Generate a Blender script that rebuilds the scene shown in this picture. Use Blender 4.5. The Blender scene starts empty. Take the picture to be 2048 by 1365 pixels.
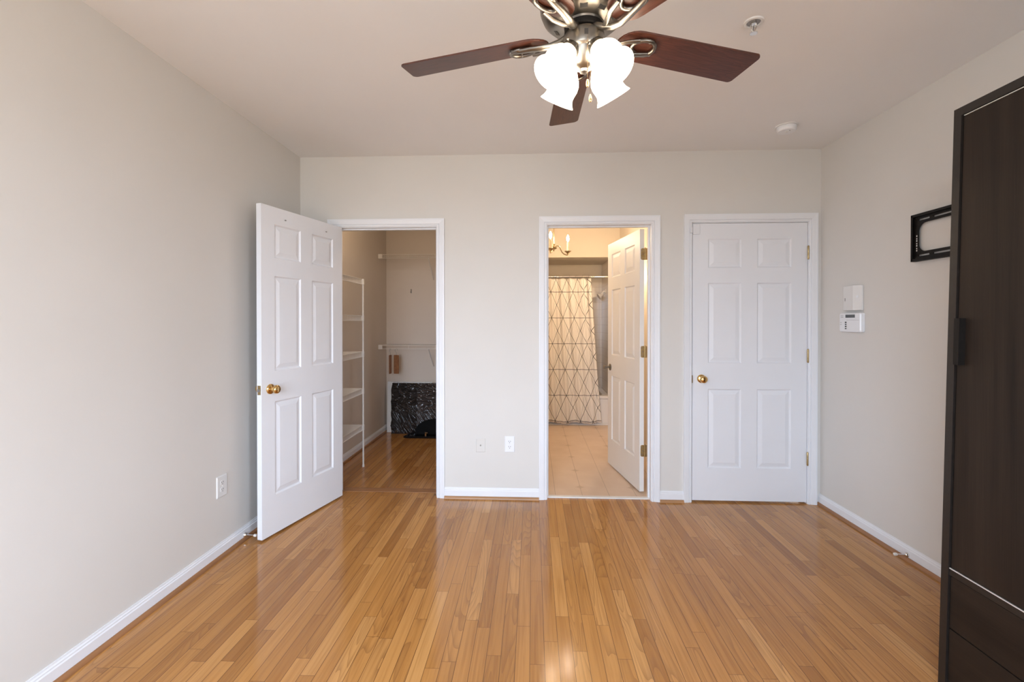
import bpy, bmesh, math, random
from mathutils import Vector, Matrix

random.seed(7)
scene = bpy.context.scene
COL = scene.collection
PI = math.pi

# ------------------------------------------------------------------ camera
cd = bpy.data.cameras.new('camera')
cam = bpy.data.objects.new('camera', cd)
COL.objects.link(cam)
cd.sensor_width = 36.0
cd.lens = 16.0
cd.shift_y = -0.01594
cd.clip_start = 0.02
cam.location = (0.0, -3.3817, 1.3209)
cam.rotation_euler = (PI / 2 - 0.0065, 0.0, 0.0457)
scene.camera = cam

# ------------------------------------------------------------------ exposure, world
scene.view_settings.view_transform = 'Standard'
scene.view_settings.look = 'None'
scene.view_settings.gamma = 1.0
scene.view_settings.use_curve_mapping = False
scene.view_settings.exposure = 0.15

world = bpy.data.worlds.new('world')
scene.world = world
world.use_nodes = True
bg = world.node_tree.nodes['Background']
_t = world.node_tree
_tc = _t.nodes.new('ShaderNodeTexCoord')
_sx = _t.nodes.new('ShaderNodeSeparateXYZ')
_rp = _t.nodes.new('ShaderNodeValToRGB')
_t.links.new(_tc.outputs['Generated'], _sx.inputs[0])
_mm = _t.nodes.new('ShaderNodeMath')
_mm.operation = 'MULTIPLY_ADD'
_mm.inputs[1].default_value = 0.5
_mm.inputs[2].default_value = 0.5
_t.links.new(_sx.outputs[2], _mm.inputs[0])
_t.links.new(_mm.outputs[0], _rp.inputs[0])
_e = _rp.color_ramp.elements
_e[0].position, _e[0].color = 0.46, (0.27, 0.265, 0.25, 1)      # ground and trees
_e[1].position, _e[1].color = 0.53, (0.66, 0.79, 0.98, 1)       # bright overcast sky
_t.links.new(_rp.outputs[0], bg.inputs['Color'])
bg.inputs['Strength'].default_value = 20.0

WIN = (-1.55, 0.05)            # opening in the rear wall (x)
WIN_R = (-4.50, -3.60)        # opening in the right wall, behind the camera (y)
WZ0, WZ1 = 0.55, 2.30
REAR = -4.7


def portal(name, loc, rot, width):
    """lets the sky's light in through a window opening"""
    l = bpy.data.lights.new(name, 'AREA')
    l.shape = 'RECTANGLE'
    l.size, l.size_y = width, WZ1 - WZ0
    l.cycles.is_portal = True
    o = bpy.data.objects.new(name, l)
    o.location = loc
    o.rotation_euler = rot
    COL.objects.link(o)


portal('window_portal_rear', ((WIN[0] + WIN[1]) / 2, REAR - 0.05, (WZ0 + WZ1) / 2), (PI / 2, 0, 0), WIN[1] - WIN[0])
portal('window_portal_right', (2.073 + 0.012 * 4.0 + 0.05, (WIN_R[0] + WIN_R[1]) / 2, (WZ0 + WZ1) / 2), (PI / 2, 0, PI / 2), WIN_R[1] - WIN_R[0])


def lamp(name, loc, power, color, radius):
    l = bpy.data.lights.new(name, 'POINT')
    l.energy, l.color, l.shadow_soft_size = power, color, radius
    o = bpy.data.objects.new(name, l)
    o.location = loc
    COL.objects.link(o)


lamp('closet_ceiling_lamp', (-1.15, 0.42, 2.40), 7.0, (1.0, 0.74, 0.48), 0.08)
lamp('bathroom_fill_lamp', (0.98, 1.45, 1.80), 16.0, (1.0, 0.75, 0.50), 0.08)  # added unseen fill light that warms the tub alcove, no fixture behind it
LAMP = (1.0, 0.81, 0.61)
LAMP_STRENGTH = 9.0
CANDLE = (1.0, 0.78, 0.55)
CANDLE_STRENGTH = 290.0

# ------------------------------------------------------------------ materials


class NT:
    def __init__(self, name):
        self.m = bpy.data.materials.new(name)
        self.m.use_nodes = True
        self.t = self.m.node_tree
        self.b = self.t.nodes['Principled BSDF']

    def n(self, kind, **kw):
        nd = self.t.nodes.new(kind)
        for k, v in kw.items():
            setattr(nd, k, v)
        return nd

    def put(self, sock, v):
        if isinstance(v, bpy.types.NodeSocket):
            self.t.links.new(v, sock)
        elif v is not None:
            sock.default_value = v

    def math(self, op, a, b=None, c=None):
        nd = self.n('ShaderNodeMath', operation=op)
        self.put(nd.inputs[0], a)
        self.put(nd.inputs[1], b)
        self.put(nd.inputs[2], c)
        return nd.outputs[0]

    def mix(self, f, a, b, blend='MIX'):
        nd = self.n('ShaderNodeMix', data_type='RGBA', blend_type=blend)
        self.put(nd.inputs[0], f)
        self.put(nd.inputs[6], a)
        self.put(nd.inputs[7], b)
        return nd.outputs[2]

    def ramp(self, f, stops):
        nd = self.n('ShaderNodeValToRGB')
        els = nd.color_ramp.elements
        while len(els) < len(stops):
            els.new(0.5)
        for e, (p, c) in zip(els, stops):
            e.position = p
            e.color = (c[0], c[1], c[2], 1)
        self.put(nd.inputs[0], f)
        return nd.outputs[0]

    def noise(self, vec, scale, detail=2.0, rough=0.5, dist=0.0):
        nd = self.n('ShaderNodeTexNoise')
        self.put(nd.inputs['Vector'], vec)
        nd.inputs['Scale'].default_value = scale
        nd.inputs['Detail'].default_value = detail
        nd.inputs['Roughness'].default_value = rough
        nd.inputs['Distortion'].default_value = dist
        return nd.outputs[0]

    def xyz(self, x, y, z):
        nd = self.n('ShaderNodeCombineXYZ')
        self.put(nd.inputs[0], x)
        self.put(nd.inputs[1], y)
        self.put(nd.inputs[2], z)
        return nd.outputs[0]

    def coords(self, which='Object'):
        tc = self.n('ShaderNodeTexCoord')
        s = self.n('ShaderNodeSeparateXYZ')
        self.t.links.new(tc.outputs[which], s.inputs[0])
        return tc.outputs[which], s.outputs[0], s.outputs[1], s.outputs[2]

    def bump(self, h, strength, dist):
        nd = self.n('ShaderNodeBump')
        nd.inputs['Strength'].default_value = strength
        nd.inputs['Distance'].default_value = dist
        self.put(nd.inputs['Height'], h)
        self.t.links.new(nd.outputs[0], self.b.inputs['Normal'])

    def set(self, **kw):
        for k, v in kw.items():
            self.put(self.b.inputs[k.replace('_', ' ')], v)


def c4(c, k=1.0):
    return (c[0] * k, c[1] * k, c[2] * k, 1.0)


def plain(name, col, rough=0.5, metal=0.0, var=0.04, scale=14.0, bump=0.0, bscale=220.0, spec=0.5, coat=0.0):
    t = NT(name)
    vec, x, y, z = t.coords()
    nz = t.noise(vec, scale, 3.0)
    t.set(Base_Color=t.ramp(nz, [(0.3, [c * (1 - var) for c in col]), (0.7, [c * (1 + var) for c in col])]),
          Roughness=rough, Metallic=metal, Specular_IOR_Level=spec, Coat_Weight=coat)
    if bump:
        t.bump(t.noise(vec, bscale, 2.0), bump, 0.001)
    return t.m


def emitter(name, col, strength, base=(0.9, 0.88, 0.84)):
    t = NT(name)
    vec, x, y, z = t.coords()
    nz = t.noise(vec, 6.0, 1.0)
    t.set(Base_Color=c4(base), Roughness=0.4,
          Emission_Color=t.ramp(nz, [(0.2, [c * 0.97 for c in col]), (0.8, col)]), Emission_Strength=strength)
    return t.m


WALLC = (0.715, 0.69, 0.65)
M = {}
M['wall'] = plain('wall_paint', WALLC, 0.75, var=0.012, scale=3.0, bump=0.12, bscale=260)
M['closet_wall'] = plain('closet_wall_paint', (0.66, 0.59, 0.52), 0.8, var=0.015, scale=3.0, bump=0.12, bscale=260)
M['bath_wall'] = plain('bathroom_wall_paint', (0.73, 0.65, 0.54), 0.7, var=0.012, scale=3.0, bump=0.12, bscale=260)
M['ceiling'] = plain('ceiling_paint', (0.86, 0.85, 0.84), 0.85, var=0.01, scale=2.0, bump=0.15, bscale=200)
M['trim'] = plain('trim_white_paint', (0.83, 0.84, 0.865), 0.38, var=0.01, scale=5.0)
M['door'] = plain('door_white_paint', (0.82, 0.83, 0.86), 0.42, var=0.01, scale=5.0, bump=0.05, bscale=120)
M['bath_door'] = plain('bathroom_door_white_paint', (0.80, 0.78, 0.75), 0.42, var=0.01, scale=5.0)
M['brass'] = plain('polished_brass', (0.72, 0.48, 0.20), 0.16, 1.0, var=0.05)
M['old_brass'] = plain('antique_brass', (0.50, 0.38, 0.20), 0.36, 1.0, var=0.12, scale=60)
M['nickel'] = plain('brushed_nickel', (0.27, 0.25, 0.22), 0.33, 1.0, var=0.05, scale=40)
M['chrome'] = plain('chrome', (0.80, 0.79, 0.77), 0.12, 1.0, var=0.02)
M['plastic'] = plain('white_plastic', (0.78, 0.77, 0.75), 0.4, var=0.01)
M['plastic_bright'] = plain('bright_white_plastic', (0.85, 0.86, 0.88), 0.3, var=0.01)
M['dark'] = plain('dark_slot', (0.03, 0.028, 0.026), 0.6, var=0.1)
M['grey'] = plain('grey_screw_metal', (0.30, 0.29, 0.28), 0.4, 0.6, var=0.1)
M['lcd'] = plain('grey_display', (0.10, 0.105, 0.11), 0.25, var=0.08, scale=200)
M['wire'] = plain('white_vinyl_wire', (0.78, 0.75, 0.71), 0.45, var=0.01)
M['black_metal'] = plain('black_powder_coat', (0.011, 0.0095, 0.0085), 0.55, 0.0, var=0.15, scale=80, spec=0.22)
M['chain'] = plain('dull_brass_chain', (0.22, 0.14, 0.06), 0.5, 0.7, var=0.1)
M['alloy_glint'] = plain('pale_aluminium_and_edge_glint', (0.80, 0.79, 0.77), 0.35, 0.3, var=0.02)  # rail strip metal, also the painted highlight on the wardrobe door tops
M['rubber'] = plain('white_rubber', (0.75, 0.70, 0.64), 0.6, var=0.03)
M['black_gloss'] = plain('black_gloss', (0.006, 0.006, 0.007), 0.12, var=0.2)
M['black_matte'] = plain('black_matte', (0.005, 0.005, 0.0055), 0.8, var=0.2, spec=0.12)
M['foam'] = plain('white_foam', (0.80, 0.79, 0.77), 0.8, var=0.02, scale=80)
M['cedar'] = plain('cedar_wood', (0.26, 0.11, 0.045), 0.6, var=0.25, scale=30)
M['tub'] = plain('glossy_white_enamel', (0.82, 0.78, 0.74), 0.15, var=0.01)
M['marble'] = plain('white_marble', (0.82, 0.80, 0.77), 0.3, var=0.04, scale=20)
M['bronze'] = plain('aged_brass_chandelier', (0.36, 0.27, 0.15), 0.38, 1.0, var=0.15, scale=60)
M['candle'] = plain('ivory_candle_sleeve', (0.85, 0.74, 0.55), 0.5, var=0.02)
M['glass_shade'] = emitter('lit_frosted_glass', LAMP, LAMP_STRENGTH)
M['bulb'] = emitter('lit_bulb', LAMP, LAMP_STRENGTH)
M['flame'] = emitter('lit_candle_bulb', CANDLE, CANDLE_STRENGTH)


def wood_floor():
    t = NT('oak_strip_floor')
    vec, x, y, z = t.coords()
    W = 0.0572
    u = t.math('DIVIDE', t.math('ADD', x, 40 * W + 0.011), W)
    row = t.math('FLOOR', u)
    fu = t.math('FRACT', u)
    wn = t.n('ShaderNodeTexWhiteNoise', noise_dimensions='1D')
    t.put(wn.inputs['W'], row)
    r1 = wn.outputs['Value']
    L = t.math('MULTIPLY_ADD', r1, 0.45, 0.50)
    v = t.math('DIVIDE', t.math('ADD', t.math('MULTIPLY_ADD', r1, 13.7, 20.0), y), L)
    colid = t.math('FLOOR', v)
    fv = t.math('FRACT', v)
    wn2 = t.n('ShaderNodeTexWhiteNoise', noise_dimensions='2D')
    t.put(wn2.inputs['Vector'], t.xyz(row, colid, 0.0))
    rc = wn2.outputs['Value']
    base = t.ramp(rc, [(0.0, (0.355, 0.150, 0.037)), (0.15, (0.435, 0.194, 0.050)), (0.55, (0.485, 0.223, 0.060)),
                       (0.85, (0.53, 0.253, 0.074)), (1.0, (0.60, 0.308, 0.102))])
    # long grain
    off = t.math('MULTIPLY', rc, 57.0)
    gv = t.xyz(t.math('MULTIPLY', x, 70.0), t.math('ADD', t.math('MULTIPLY', y, 2.2), off), off)
    g = t.noise(gv, 1.0, 4.0, 0.6, 0.4)
    base = t.mix(0.75, base, t.ramp(g, [(0.25, (0.66, 0.58, 0.50)), (0.55, (1, 1, 1)), (0.8, (1.10, 1.10, 1.08))]), 'MULTIPLY')
    # cathedral figure on some boards
    cv = t.xyz(t.math('MULTIPLY', x, 11.0), t.math('ADD', t.math('MULTIPLY', y, 1.15), off), off)
    cn = t.noise(cv, 1.0, 1.0, 0.4, 0.5)
    rings = t.math('FRACT', t.math('MULTIPLY', cn, 15.0))
    rg = t.math('POWER', rings, 3.0)
    sel = t.math('GREATER_THAN', t.math('FRACT', t.math('MULTIPLY', rc, 7.13)), 0.55)
    base = t.mix(t.math('MULTIPLY', t.math('MULTIPLY', rg, sel), 0.50), base, (0.22, 0.092, 0.03, 1))
    # occasional knots
    vo = t.n('ShaderNodeTexVoronoi', feature='DISTANCE_TO_EDGE')
    vk = t.n('ShaderNodeTexVoronoi')
    t.put(vk.inputs['Vector'], t.xyz(t.math('MULTIPLY', x, 2.4), t.math('MULTIPLY', y, 1.3), 0.0))
    vk.inputs['Scale'].default_value = 1.0
    kn = t.math('LESS_THAN', vk.outputs['Distance'], 0.03)
    base = t.mix(t.math('MULTIPLY', kn, 0.7), base, (0.10, 0.04, 0.015, 1))
    # joints
    eu = t.math('MULTIPLY', t.math('MINIMUM', fu, t.math('SUBTRACT', 1.0, fu)), W)
    ev = t.math('MULTIPLY', t.math('MINIMUM', fv, t.math('SUBTRACT', 1.0, fv)), L)
    ju = t.math('LESS_THAN', eu, 0.0010)
    jv = t.math('LESS_THAN', ev, 0.0007)
    j = t.math('MAXIMUM', ju, jv)
    base = t.mix(t.math('MULTIPLY', j, 0.85), base, (0.07, 0.027, 0.01, 1))
    t.set(Base_Color=base, Roughness=t.math('MULTIPLY_ADD', g, 0.10, 0.10), Specular_IOR_Level=0.5)
    h = t.math('SUBTRACT', t.math('MULTIPLY', g, 0.25), j)
    t.bump(h, 0.10, 0.0012)
    return t.m


def oak(name, along='y', col=(0.40, 0.19, 0.075)):
    t = NT(name)
    vec, x, y, z = t.coords()
    a, b = (t.math('MULTIPLY', x, 60.0), t.math('MULTIPLY', y, 2.5)) if along == 'y' else \
           (t.math('MULTIPLY', x, 2.5), t.math('MULTIPLY', y, 60.0))
    g = t.noise(t.xyz(a, b, t.math('MULTIPLY', z, 60.0)), 1.0, 4.0, 0.6)
    t.set(Base_Color=t.ramp(g, [(0.3, [c * 0.75 for c in col]), (0.7, [c * 1.15 for c in col])]), Roughness=0.35)
    return t.m


def blade_wood():
    t = NT('walnut_fan_blade')
    tc = t.n('ShaderNodeUVMap')
    s = t.n('ShaderNodeSeparateXYZ')
    t.t.links.new(tc.outputs[0], s.inputs[0])
    u, v = s.outputs[0], s.outputs[1]
    n1 = t.noise(t.xyz(t.math('MULTIPLY', u, 3.0), t.math('MULTIPLY', v, 16.0), 0.0), 1.0, 2.0, 0.5, 0.6)
    r = t.math('FRACT', t.math('MULTIPLY', n1, 9.0))
    f = t.noise(t.xyz(t.math('MULTIPLY', u, 9.0), t.math('MULTIPLY', v, 320.0), 0.0), 1.0, 3.0, 0.6)
    c = t.ramp(f, [(0.3, (0.050, 0.017, 0.011)), (0.7, (0.125, 0.040, 0.024))])
    c = t.mix(t.math('MULTIPLY', t.math('POWER', r, 2.5), 0.45), c, (0.028, 0.010, 0.007, 1))
    t.set(Base_Color=c, Roughness=0.33, Specular_IOR_Level=0.5)
    return t.m


def espresso(name, axis):
    t = NT(name)
    vec, x, y, z = t.coords()
    if axis == 'z':
        v = t.xyz(t.math('MULTIPLY', x, 260.0), t.math('MULTIPLY', y, 260.0), t.math('MULTIPLY', z, 5.0))
        v2 = t.xyz(t.math('MULTIPLY', x, 22.0), t.math('MULTIPLY', y, 22.0), t.math('MULTIPLY', z, 0.9))
    else:
        v = t.xyz(t.math('MULTIPLY', x, 260.0), t.math('MULTIPLY', y, 5.0), t.math('MULTIPLY', z, 260.0))
        v2 = t.xyz(t.math('MULTIPLY', x, 22.0), t.math('MULTIPLY', y, 0.9), t.math('MULTIPLY', z, 22.0))
    a = t.noise(v, 1.0, 3.0, 0.6)
    b = t.noise(v2, 1.0, 2.0, 0.5)
    f = t.math('MULTIPLY_ADD', b, 0.6, t.math('MULTIPLY', a, 0.4))
    t.set(Base_Color=t.ramp(f, [(0.32, (0.009, 0.006, 0.0045)), (0.68, (0.028, 0.0185, 0.013))]),
          Roughness=0.5, Specular_IOR_Level=0.27)
    return t.m


def bath_tile():
    t = NT('cream_floor_tile')
    vec, x, y, z = t.coords()
    P = 0.4064
    # grid lines: dark along y every P/2, faint along x
    gx = t.math('DIVIDE', t.math('ADD', x, 40 * P - 0.375), P / 2)
    gy = t.math('DIVIDE', t.math('ADD', y, 40 * P - 0.248), P / 2)
    dx = t.math('MULTIPLY', t.math('ABSOLUTE', t.math('SUBTRACT', t.math('FRACT', t.math('ADD', gx, 0.5)), 0.5)), P / 2)
    dy = t.math('MULTIPLY', t.math('ABSOLUTE', t.math('SUBTRACT', t.math('FRACT', t.math('ADD', gy, 0.5)), 0.5)), P / 2)
    lx = t.math('LESS_THAN', dx, 0.0016)
    ly = t.math('LESS_THAN', dy, 0.0012)
    nz = t.noise(vec, 5.0, 3.0)
    c = t.ramp(nz, [(0.3, (0.66, 0.50, 0.375)), (0.7, (0.73, 0.57, 0.44))])
    c = t.mix(t.math('MULTIPLY', ly, 0.22), c, (0.40, 0.27, 0.18, 1))
    c = t.mix(t.math('MULTIPLY', lx, 0.75), c, (0.30, 0.20, 0.14, 1))
    # four-pointed stars at every second crossing
    sx = t.math('DIVIDE', t.math('ADD', x, 40 * P - 0.375), P)
    sy = t.math('DIVIDE', t.math('ADD', y, 40 * P - 0.248), P)
    ax = t.math('MULTIPLY', t.math('ABSOLUTE', t.math('SUBTRACT', t.math('FRACT', t.math('ADD', sx, 0.5)), 0.5)), P / 0.047)
    ay = t.math('MULTIPLY', t.math('ABSOLUTE', t.math('SUBTRACT', t.math('FRACT', t.math('ADD', sy, 0.5)), 0.5)), P / 0.052)
    st = t.math('LESS_THAN', t.math('ADD', t.math('POWER', ax, 0.62), t.math('POWER', ay, 0.62)), 1.0)
    c = t.mix(t.math('MULTIPLY', st, 0.55), c, (0.46, 0.32, 0.20, 1))
    t.set(Base_Color=c, Roughness=0.34)
    return t.m


def wall_tile():
    t = NT('white_wall_tile')
    vec, x, y, z = t.coords()
    S = 0.108

    def edge(a):
        f = t.math('FRACT', t.math('DIVIDE', t.math('ADD', a, 20.0), S))
        return t.math('MULTIPLY', t.math('MINIMUM', f, t.math('SUBTRACT', 1.0, f)), S)
    e = t.math('MINIMUM', t.math('MINIMUM', edge(x), t.math('ADD', edge(z), 0.0)), 1.0)
    j = t.math('LESS_THAN', e, 0.0018)
    c = t.mix(j, (0.86, 0.78, 0.69, 1), (0.70, 0.60, 0.50, 1))
    t.set(Base_Color=c, Roughness=0.14)
    t.bump(t.math('SUBTRACT', 1.0, j), 0.3, 0.001)
    return t.m


def curtain_cloth():
    t = NT('white_curtain_black_lines')
    tc = t.n('ShaderNodeUVMap')
    s = t.n('ShaderNodeSeparateXYZ')
    t.t.links.new(tc.outputs[0], s.inputs[0])
    u, v = s.outputs[0], s.outputs[1]
    A, B = 0.152, 0.327
    p = t.math('ADD', t.math('DIVIDE', u, A), 50.0)
    q = t.math('ADD', t.math('DIVIDE', v, B), 50.0)

    def line(e, period, w):
        f = t.math('FRACT', e)
        d = t.math('MULTIPLY', t.math('MINIMUM', f, t.math('SUBTRACT', 1.0, f)), period)
        return t.math('LESS_THAN', d, w)
    h = line(q, B, 0.0030)
    k = A * B / math.hypot(A, B)
    d1 = line(t.math('ADD', p, q), k, 0.0024)
    d2 = line(t.math('SUBTRACT', p, q), k, 0.0024)
    q2 = t.math('MULTIPLY', q, 0.5)
    e1 = line(t.math('ADD', p, q2), A, 0.0013)
    e2 = line(t.math('SUBTRACT', p, q2), A, 0.0013)
    thick = t.math('MAXIMUM', h, t.math('MAXIMUM', d1, d2))
    thin = t.math('MULTIPLY', t.math('MAXIMUM', e1, e2), 0.6)
    j = t.math('MAXIMUM', thick, thin)
    t.set(Base_Color=t.mix(j, (0.80, 0.74, 0.67, 1), (0.03, 0.028, 0.028, 1)), Roughness=0.85)
    return t.m


def plastic_wrap():
    t = NT('dark_board_in_clear_wrap')
    vec, x, y, z = t.coords()
    def crease(n):
        k = t.math('SUBTRACT', 1.0, t.math('ABSOLUTE', t.math('MULTIPLY_ADD', n, 2.0, -1.0)))
        return t.math('POWER', t.math('MAXIMUM', k, 0.0), 9.0)
    a = crease(t.noise(t.xyz(t.math('MULTIPLY', x, 9.0), 0.0, t.math('MULTIPLY', z, 22.0)), 1.0, 1.0, 0.5, 1.2))
    b = crease(t.noise(t.xyz(t.math('MULTIPLY', t.math('MULTIPLY_ADD', z, 0.7, x), 26.0), 0.0, t.math('MULTIPLY', z, 5.0)), 1.0, 1.0, 0.5, 0.8))
    low = t.ramp(z, [(0.22, (1, 1, 1)), (0.34, (0, 0, 0))])     # pleats at the bottom, bubbles above
    h = t.mix(low, a, b)
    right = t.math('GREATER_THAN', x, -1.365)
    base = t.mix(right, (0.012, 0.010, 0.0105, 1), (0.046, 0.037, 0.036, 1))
    t.set(Base_Color=base, Roughness=0.16, Specular_IOR_Level=0.55, Coat_Weight=0.5, Coat_Roughness=0.05)
    t.bump(h, 1.0, 0.012)
    return t.m


M['floor'] = wood_floor()
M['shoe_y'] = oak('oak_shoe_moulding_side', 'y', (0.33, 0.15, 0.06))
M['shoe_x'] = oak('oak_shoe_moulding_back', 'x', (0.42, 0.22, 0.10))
M['blade'] = blade_wood()
M['esp_v'] = espresso('espresso_wood_vertical', 'z')
M['esp_h'] = espresso('espresso_wood_horizontal', 'y')
M['esp_frame'] = plain('espresso_frame', (0.017, 0.0135, 0.0115), 0.42, var=0.15, scale=60)
M['bath_tile'] = bath_tile()
M['wall_tile'] = wall_tile()
M['curtain'] = curtain_cloth()
M['wrap'] = plastic_wrap()

# ------------------------------------------------------------------ mesh helpers


class MB:
    """collects shapes into one bmesh"""

    def __init__(self):
        self.bm = bmesh.new()

    def poly(self, pts):
        return self.bm.faces.new([self.bm.verts.new(p) for p in pts])

    def hexa(self, p):
        """8 corners: bottom 4 ccw then top 4 ccw"""
        v = [self.bm.verts.new(q) for q in p]
        for f in ((3, 2, 1, 0), (4, 5, 6, 7), (0, 1, 5, 4), (1, 2, 6, 5), (2, 3, 7, 6), (3, 0, 4, 7)):
            self.bm.faces.new([v[i] for i in f])
        return self

    def box(self, a, b, f=None):
        (x0, y0, z0), (x1, y1, z1) = a, b
        x0, x1 = min(x0, x1), max(x0, x1)
        y0, y1 = min(y0, y1), max(y0, y1)
        z0, z1 = min(z0, z1), max(z0, z1)
        p = [(x0, y0, z0), (x1, y0, z0), (x1, y1, z0), (x0, y1, z0), (x0, y0, z1), (x1, y0, z1), (x1, y1, z1), (x0, y1, z1)]
        if f:
            p = [f(*q) for q in p]
        return self.hexa(p)

    def rings(self, rings, cap=True, close=True):
        vs = [[self.bm.verts.new(p) for p in r] for r in rings]
        n = len(vs[0])
        for a, b in zip(vs, vs[1:]):
            for i in range(n if close else n - 1):
                k = (i + 1) % n
                self.bm.faces.new((a[i], a[k], b[k], b[i]))
        if cap:
            self.bm.faces.new(list(reversed(vs[0])))
            self.bm.faces.new(vs[-1])
        return self

    def lathe(self, prof, origin, axis=(0, 0, 1), seg=24, cap=True):
        ax = Vector(axis).normalized()
        t = Vector((0, 0, 1)) if abs(ax.z) < 0.9 else Vector((1, 0, 0))
        e1 = ax.cross(t).normalized()
        e2 = ax.cross(e1)
        o = Vector(origin)
        rr = []
        for r, a in prof:
            r = max(r, 1e-5)
            rr.append([o + ax * a + (e1 * math.cos(2 * PI * i / seg) + e2 * math.sin(2 * PI * i / seg)) * r for i in range(seg)])
        return self.rings(rr, cap)

    def tube(self, pts, r, seg=8, flat=None, cap=True):
        pts = [Vector(p) for p in pts]
        n = len(pts)
        rad = r if isinstance(r, (list, tuple)) else [r] * n
        rr = []
        prev = None
        for i, p in enumerate(pts):
            d = (pts[min(i + 1, n - 1)] - pts[max(i - 1, 0)]).normalized()
            if prev is None:
                t = Vector((0, 0, 1)) if abs(d.z) < 0.9 else Vector((1, 0, 0))
                e1 = d.cross(t).normalized()
            else:
                e1 = (prev - d * prev.dot(d)).normalized()
            prev = e1
            e2 = d.cross(e1)
            k = flat if flat else 1.0
            rr.append([p + e1 * math.cos(2 * PI * j / seg) * rad[i] + e2 * math.sin(2 * PI * j / seg) * rad[i] * k for j in range(seg)])
        return self.rings(rr, cap)

    def loop(self, pts, r, seg=8):
        """closed tube"""
        pts = [Vector(p) for p in pts]
        n = len(pts)
        nrm = (pts[1] - pts[0]).cross(pts[n // 3] - pts[0]).normalized()
        vs = []
        for i in range(n):
            d = (pts[(i + 1) % n] - pts[i - 1]).normalized()
            e2 = d.cross(nrm).normalized()
            vs.append([self.bm.verts.new(pts[i] + nrm * math.cos(2 * PI * j / seg) * r + e2 * math.sin(2 * PI * j / seg) * r) for j in range(seg)])
        for i in range(n):
            a, b = vs[i], vs[(i + 1) % n]
            for j in range(seg):
                k = (j + 1) % seg
                self.bm.faces.new((a[j], a[k], b[k], b[j]))
        return self

    def prism(self, prof, p0, p1, out, up=(0, 0, 1)):
        p0, p1, out, up = Vector(p0), Vector(p1), Vector(out), Vector(up)
        return self.rings([[p + out * a + up * b for a, b in prof] for p in (p0, p1)])

    def extrude(self, outline, normal):
        """planar outline (3d points) given thickness along normal"""
        nv = Vector(normal)
        return self.rings([[Vector(p) for p in outline], [Vector(p) + nv for p in outline]])

    def sphere(self, c, r, seg=16, sq=1.0):
        prof = [(r * math.sin(PI * i / seg), -r * sq * math.cos(PI * i / seg)) for i in range(seg + 1)]
        return self.lathe(prof, c, (0, 0, 1), seg)


MW = {}     # world matrix of each top-level thing


def finish(name, mb, mat, parent=None, smooth=None, bevel=0.0, local=False):
    bm = mb.bm
    bmesh.ops.remove_doubles(bm, verts=bm.verts[:], dist=1e-6)
    bmesh.ops.recalc_face_normals(bm, faces=bm.faces[:])
    me = bpy.data.meshes.new(name)
    if parent is not None and not local:
        top = parent
        while top.parent:
            top = top.parent
        bm.transform(MW[top].inverted())
    bm.to_mesh(me)
    bm.free()
    if smooth:
        for p in me.polygons:
            p.use_smooth = True
        me.set_sharp_from_angle(angle=math.radians(smooth))
    me.materials.append(M[mat] if isinstance(mat, str) else mat)
    o = bpy.data.objects.new(name, me)
    COL.objects.link(o)
    if parent is not None:
        o.parent = parent
    if bevel:
        b = o.modifiers.new('bevel', 'BEVEL')
        b.width = bevel
        b.segments = 2
        b.limit_method = 'ANGLE'
        b.angle_limit = math.radians(40)
    return o


def tag(o, label, cat, group=None, kind=None):
    o['label'] = label
    o['category'] = cat
    if group:
        o['group'] = group
    if kind:
        o['kind'] = kind
    if o not in MW:
        MW[o] = Matrix.Identity(4)
    return o


def thing(name, label, cat, loc=(0, 0, 0), rotz=0.0, group=None, kind=None):
    o = bpy.data.objects.new(name, None)
    o.empty_display_size = 0.05
    o.location = loc
    o.rotation_euler = (0, 0, rotz)
    COL.objects.link(o)
    MW[o] = Matrix.Translation(loc) @ Matrix.Rotation(rotz, 4, 'Z')
    return tag(o, label, cat, group, kind)


def struct(name, mb, mat, label, cat, smooth=None, bevel=0.0):
    return tag(finish(name, mb, mat, smooth=smooth, bevel=bevel), label, cat, kind='structure')


# ------------------------------------------------------------------ the room
H = 2.566


def XL(y):
    return -1.7625 + 0.00924 * max(0.0, -y)


def XR(y):
    return 2.073 + 0.012 * max(0.0, -y)


WT = 0.115      # wall thickness
# openings in the back wall: rough opening x0, x1, top
JT = 0.019
DOORS = {'closet': (-1.486, -0.722, 2.030), 'bath': (0.108, 0.867, 2.036), 'hall': (1.163, 1.984, 2.041)}

struct('floor', MB().box((-1.95, REAR - 0.1, -0.05), (2.4, 2.25, 0.0)), 'floor', 'glossy oak strip floor with boards running away from the camera', 'floor')
struct('ceiling', MB().box((-1.95, REAR - 0.1, H), (2.4, 3.4, H + 0.1)), 'ceiling', 'plain off-white painted ceiling', 'ceiling')

mb = MB()
xs = [-1.9] + [e for k in ('closet', 'bath', 'hall') for e in (DOORS[k][0] - JT, DOORS[k][1] + JT)] + [2.3]
for i in range(0, len(xs), 2):
    mb.box((xs[i], 0, 0), (xs[i + 1], WT, H))
for k in DOORS:
    a, b, t = DOORS[k]
    mb.box((a - JT, 0, t + JT), (b + JT, WT, H))
struct('wall_back', mb, 'wall', 'pale beige back wall with three doorways', 'wall')


def side_wall(name, fx, out, label):
    a, b = fx(0.0), fx(REAR)
    o = 0.1 * out
    m = MB().hexa([(a, 0, 0), (b, REAR, 0), (b + o, REAR, 0), (a + o, 0, 0), (a, 0, H), (b, REAR, H), (b + o, REAR, H), (a + o, 0, H)])
    return struct(name, m, 'wall', label, 'wall')


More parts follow.
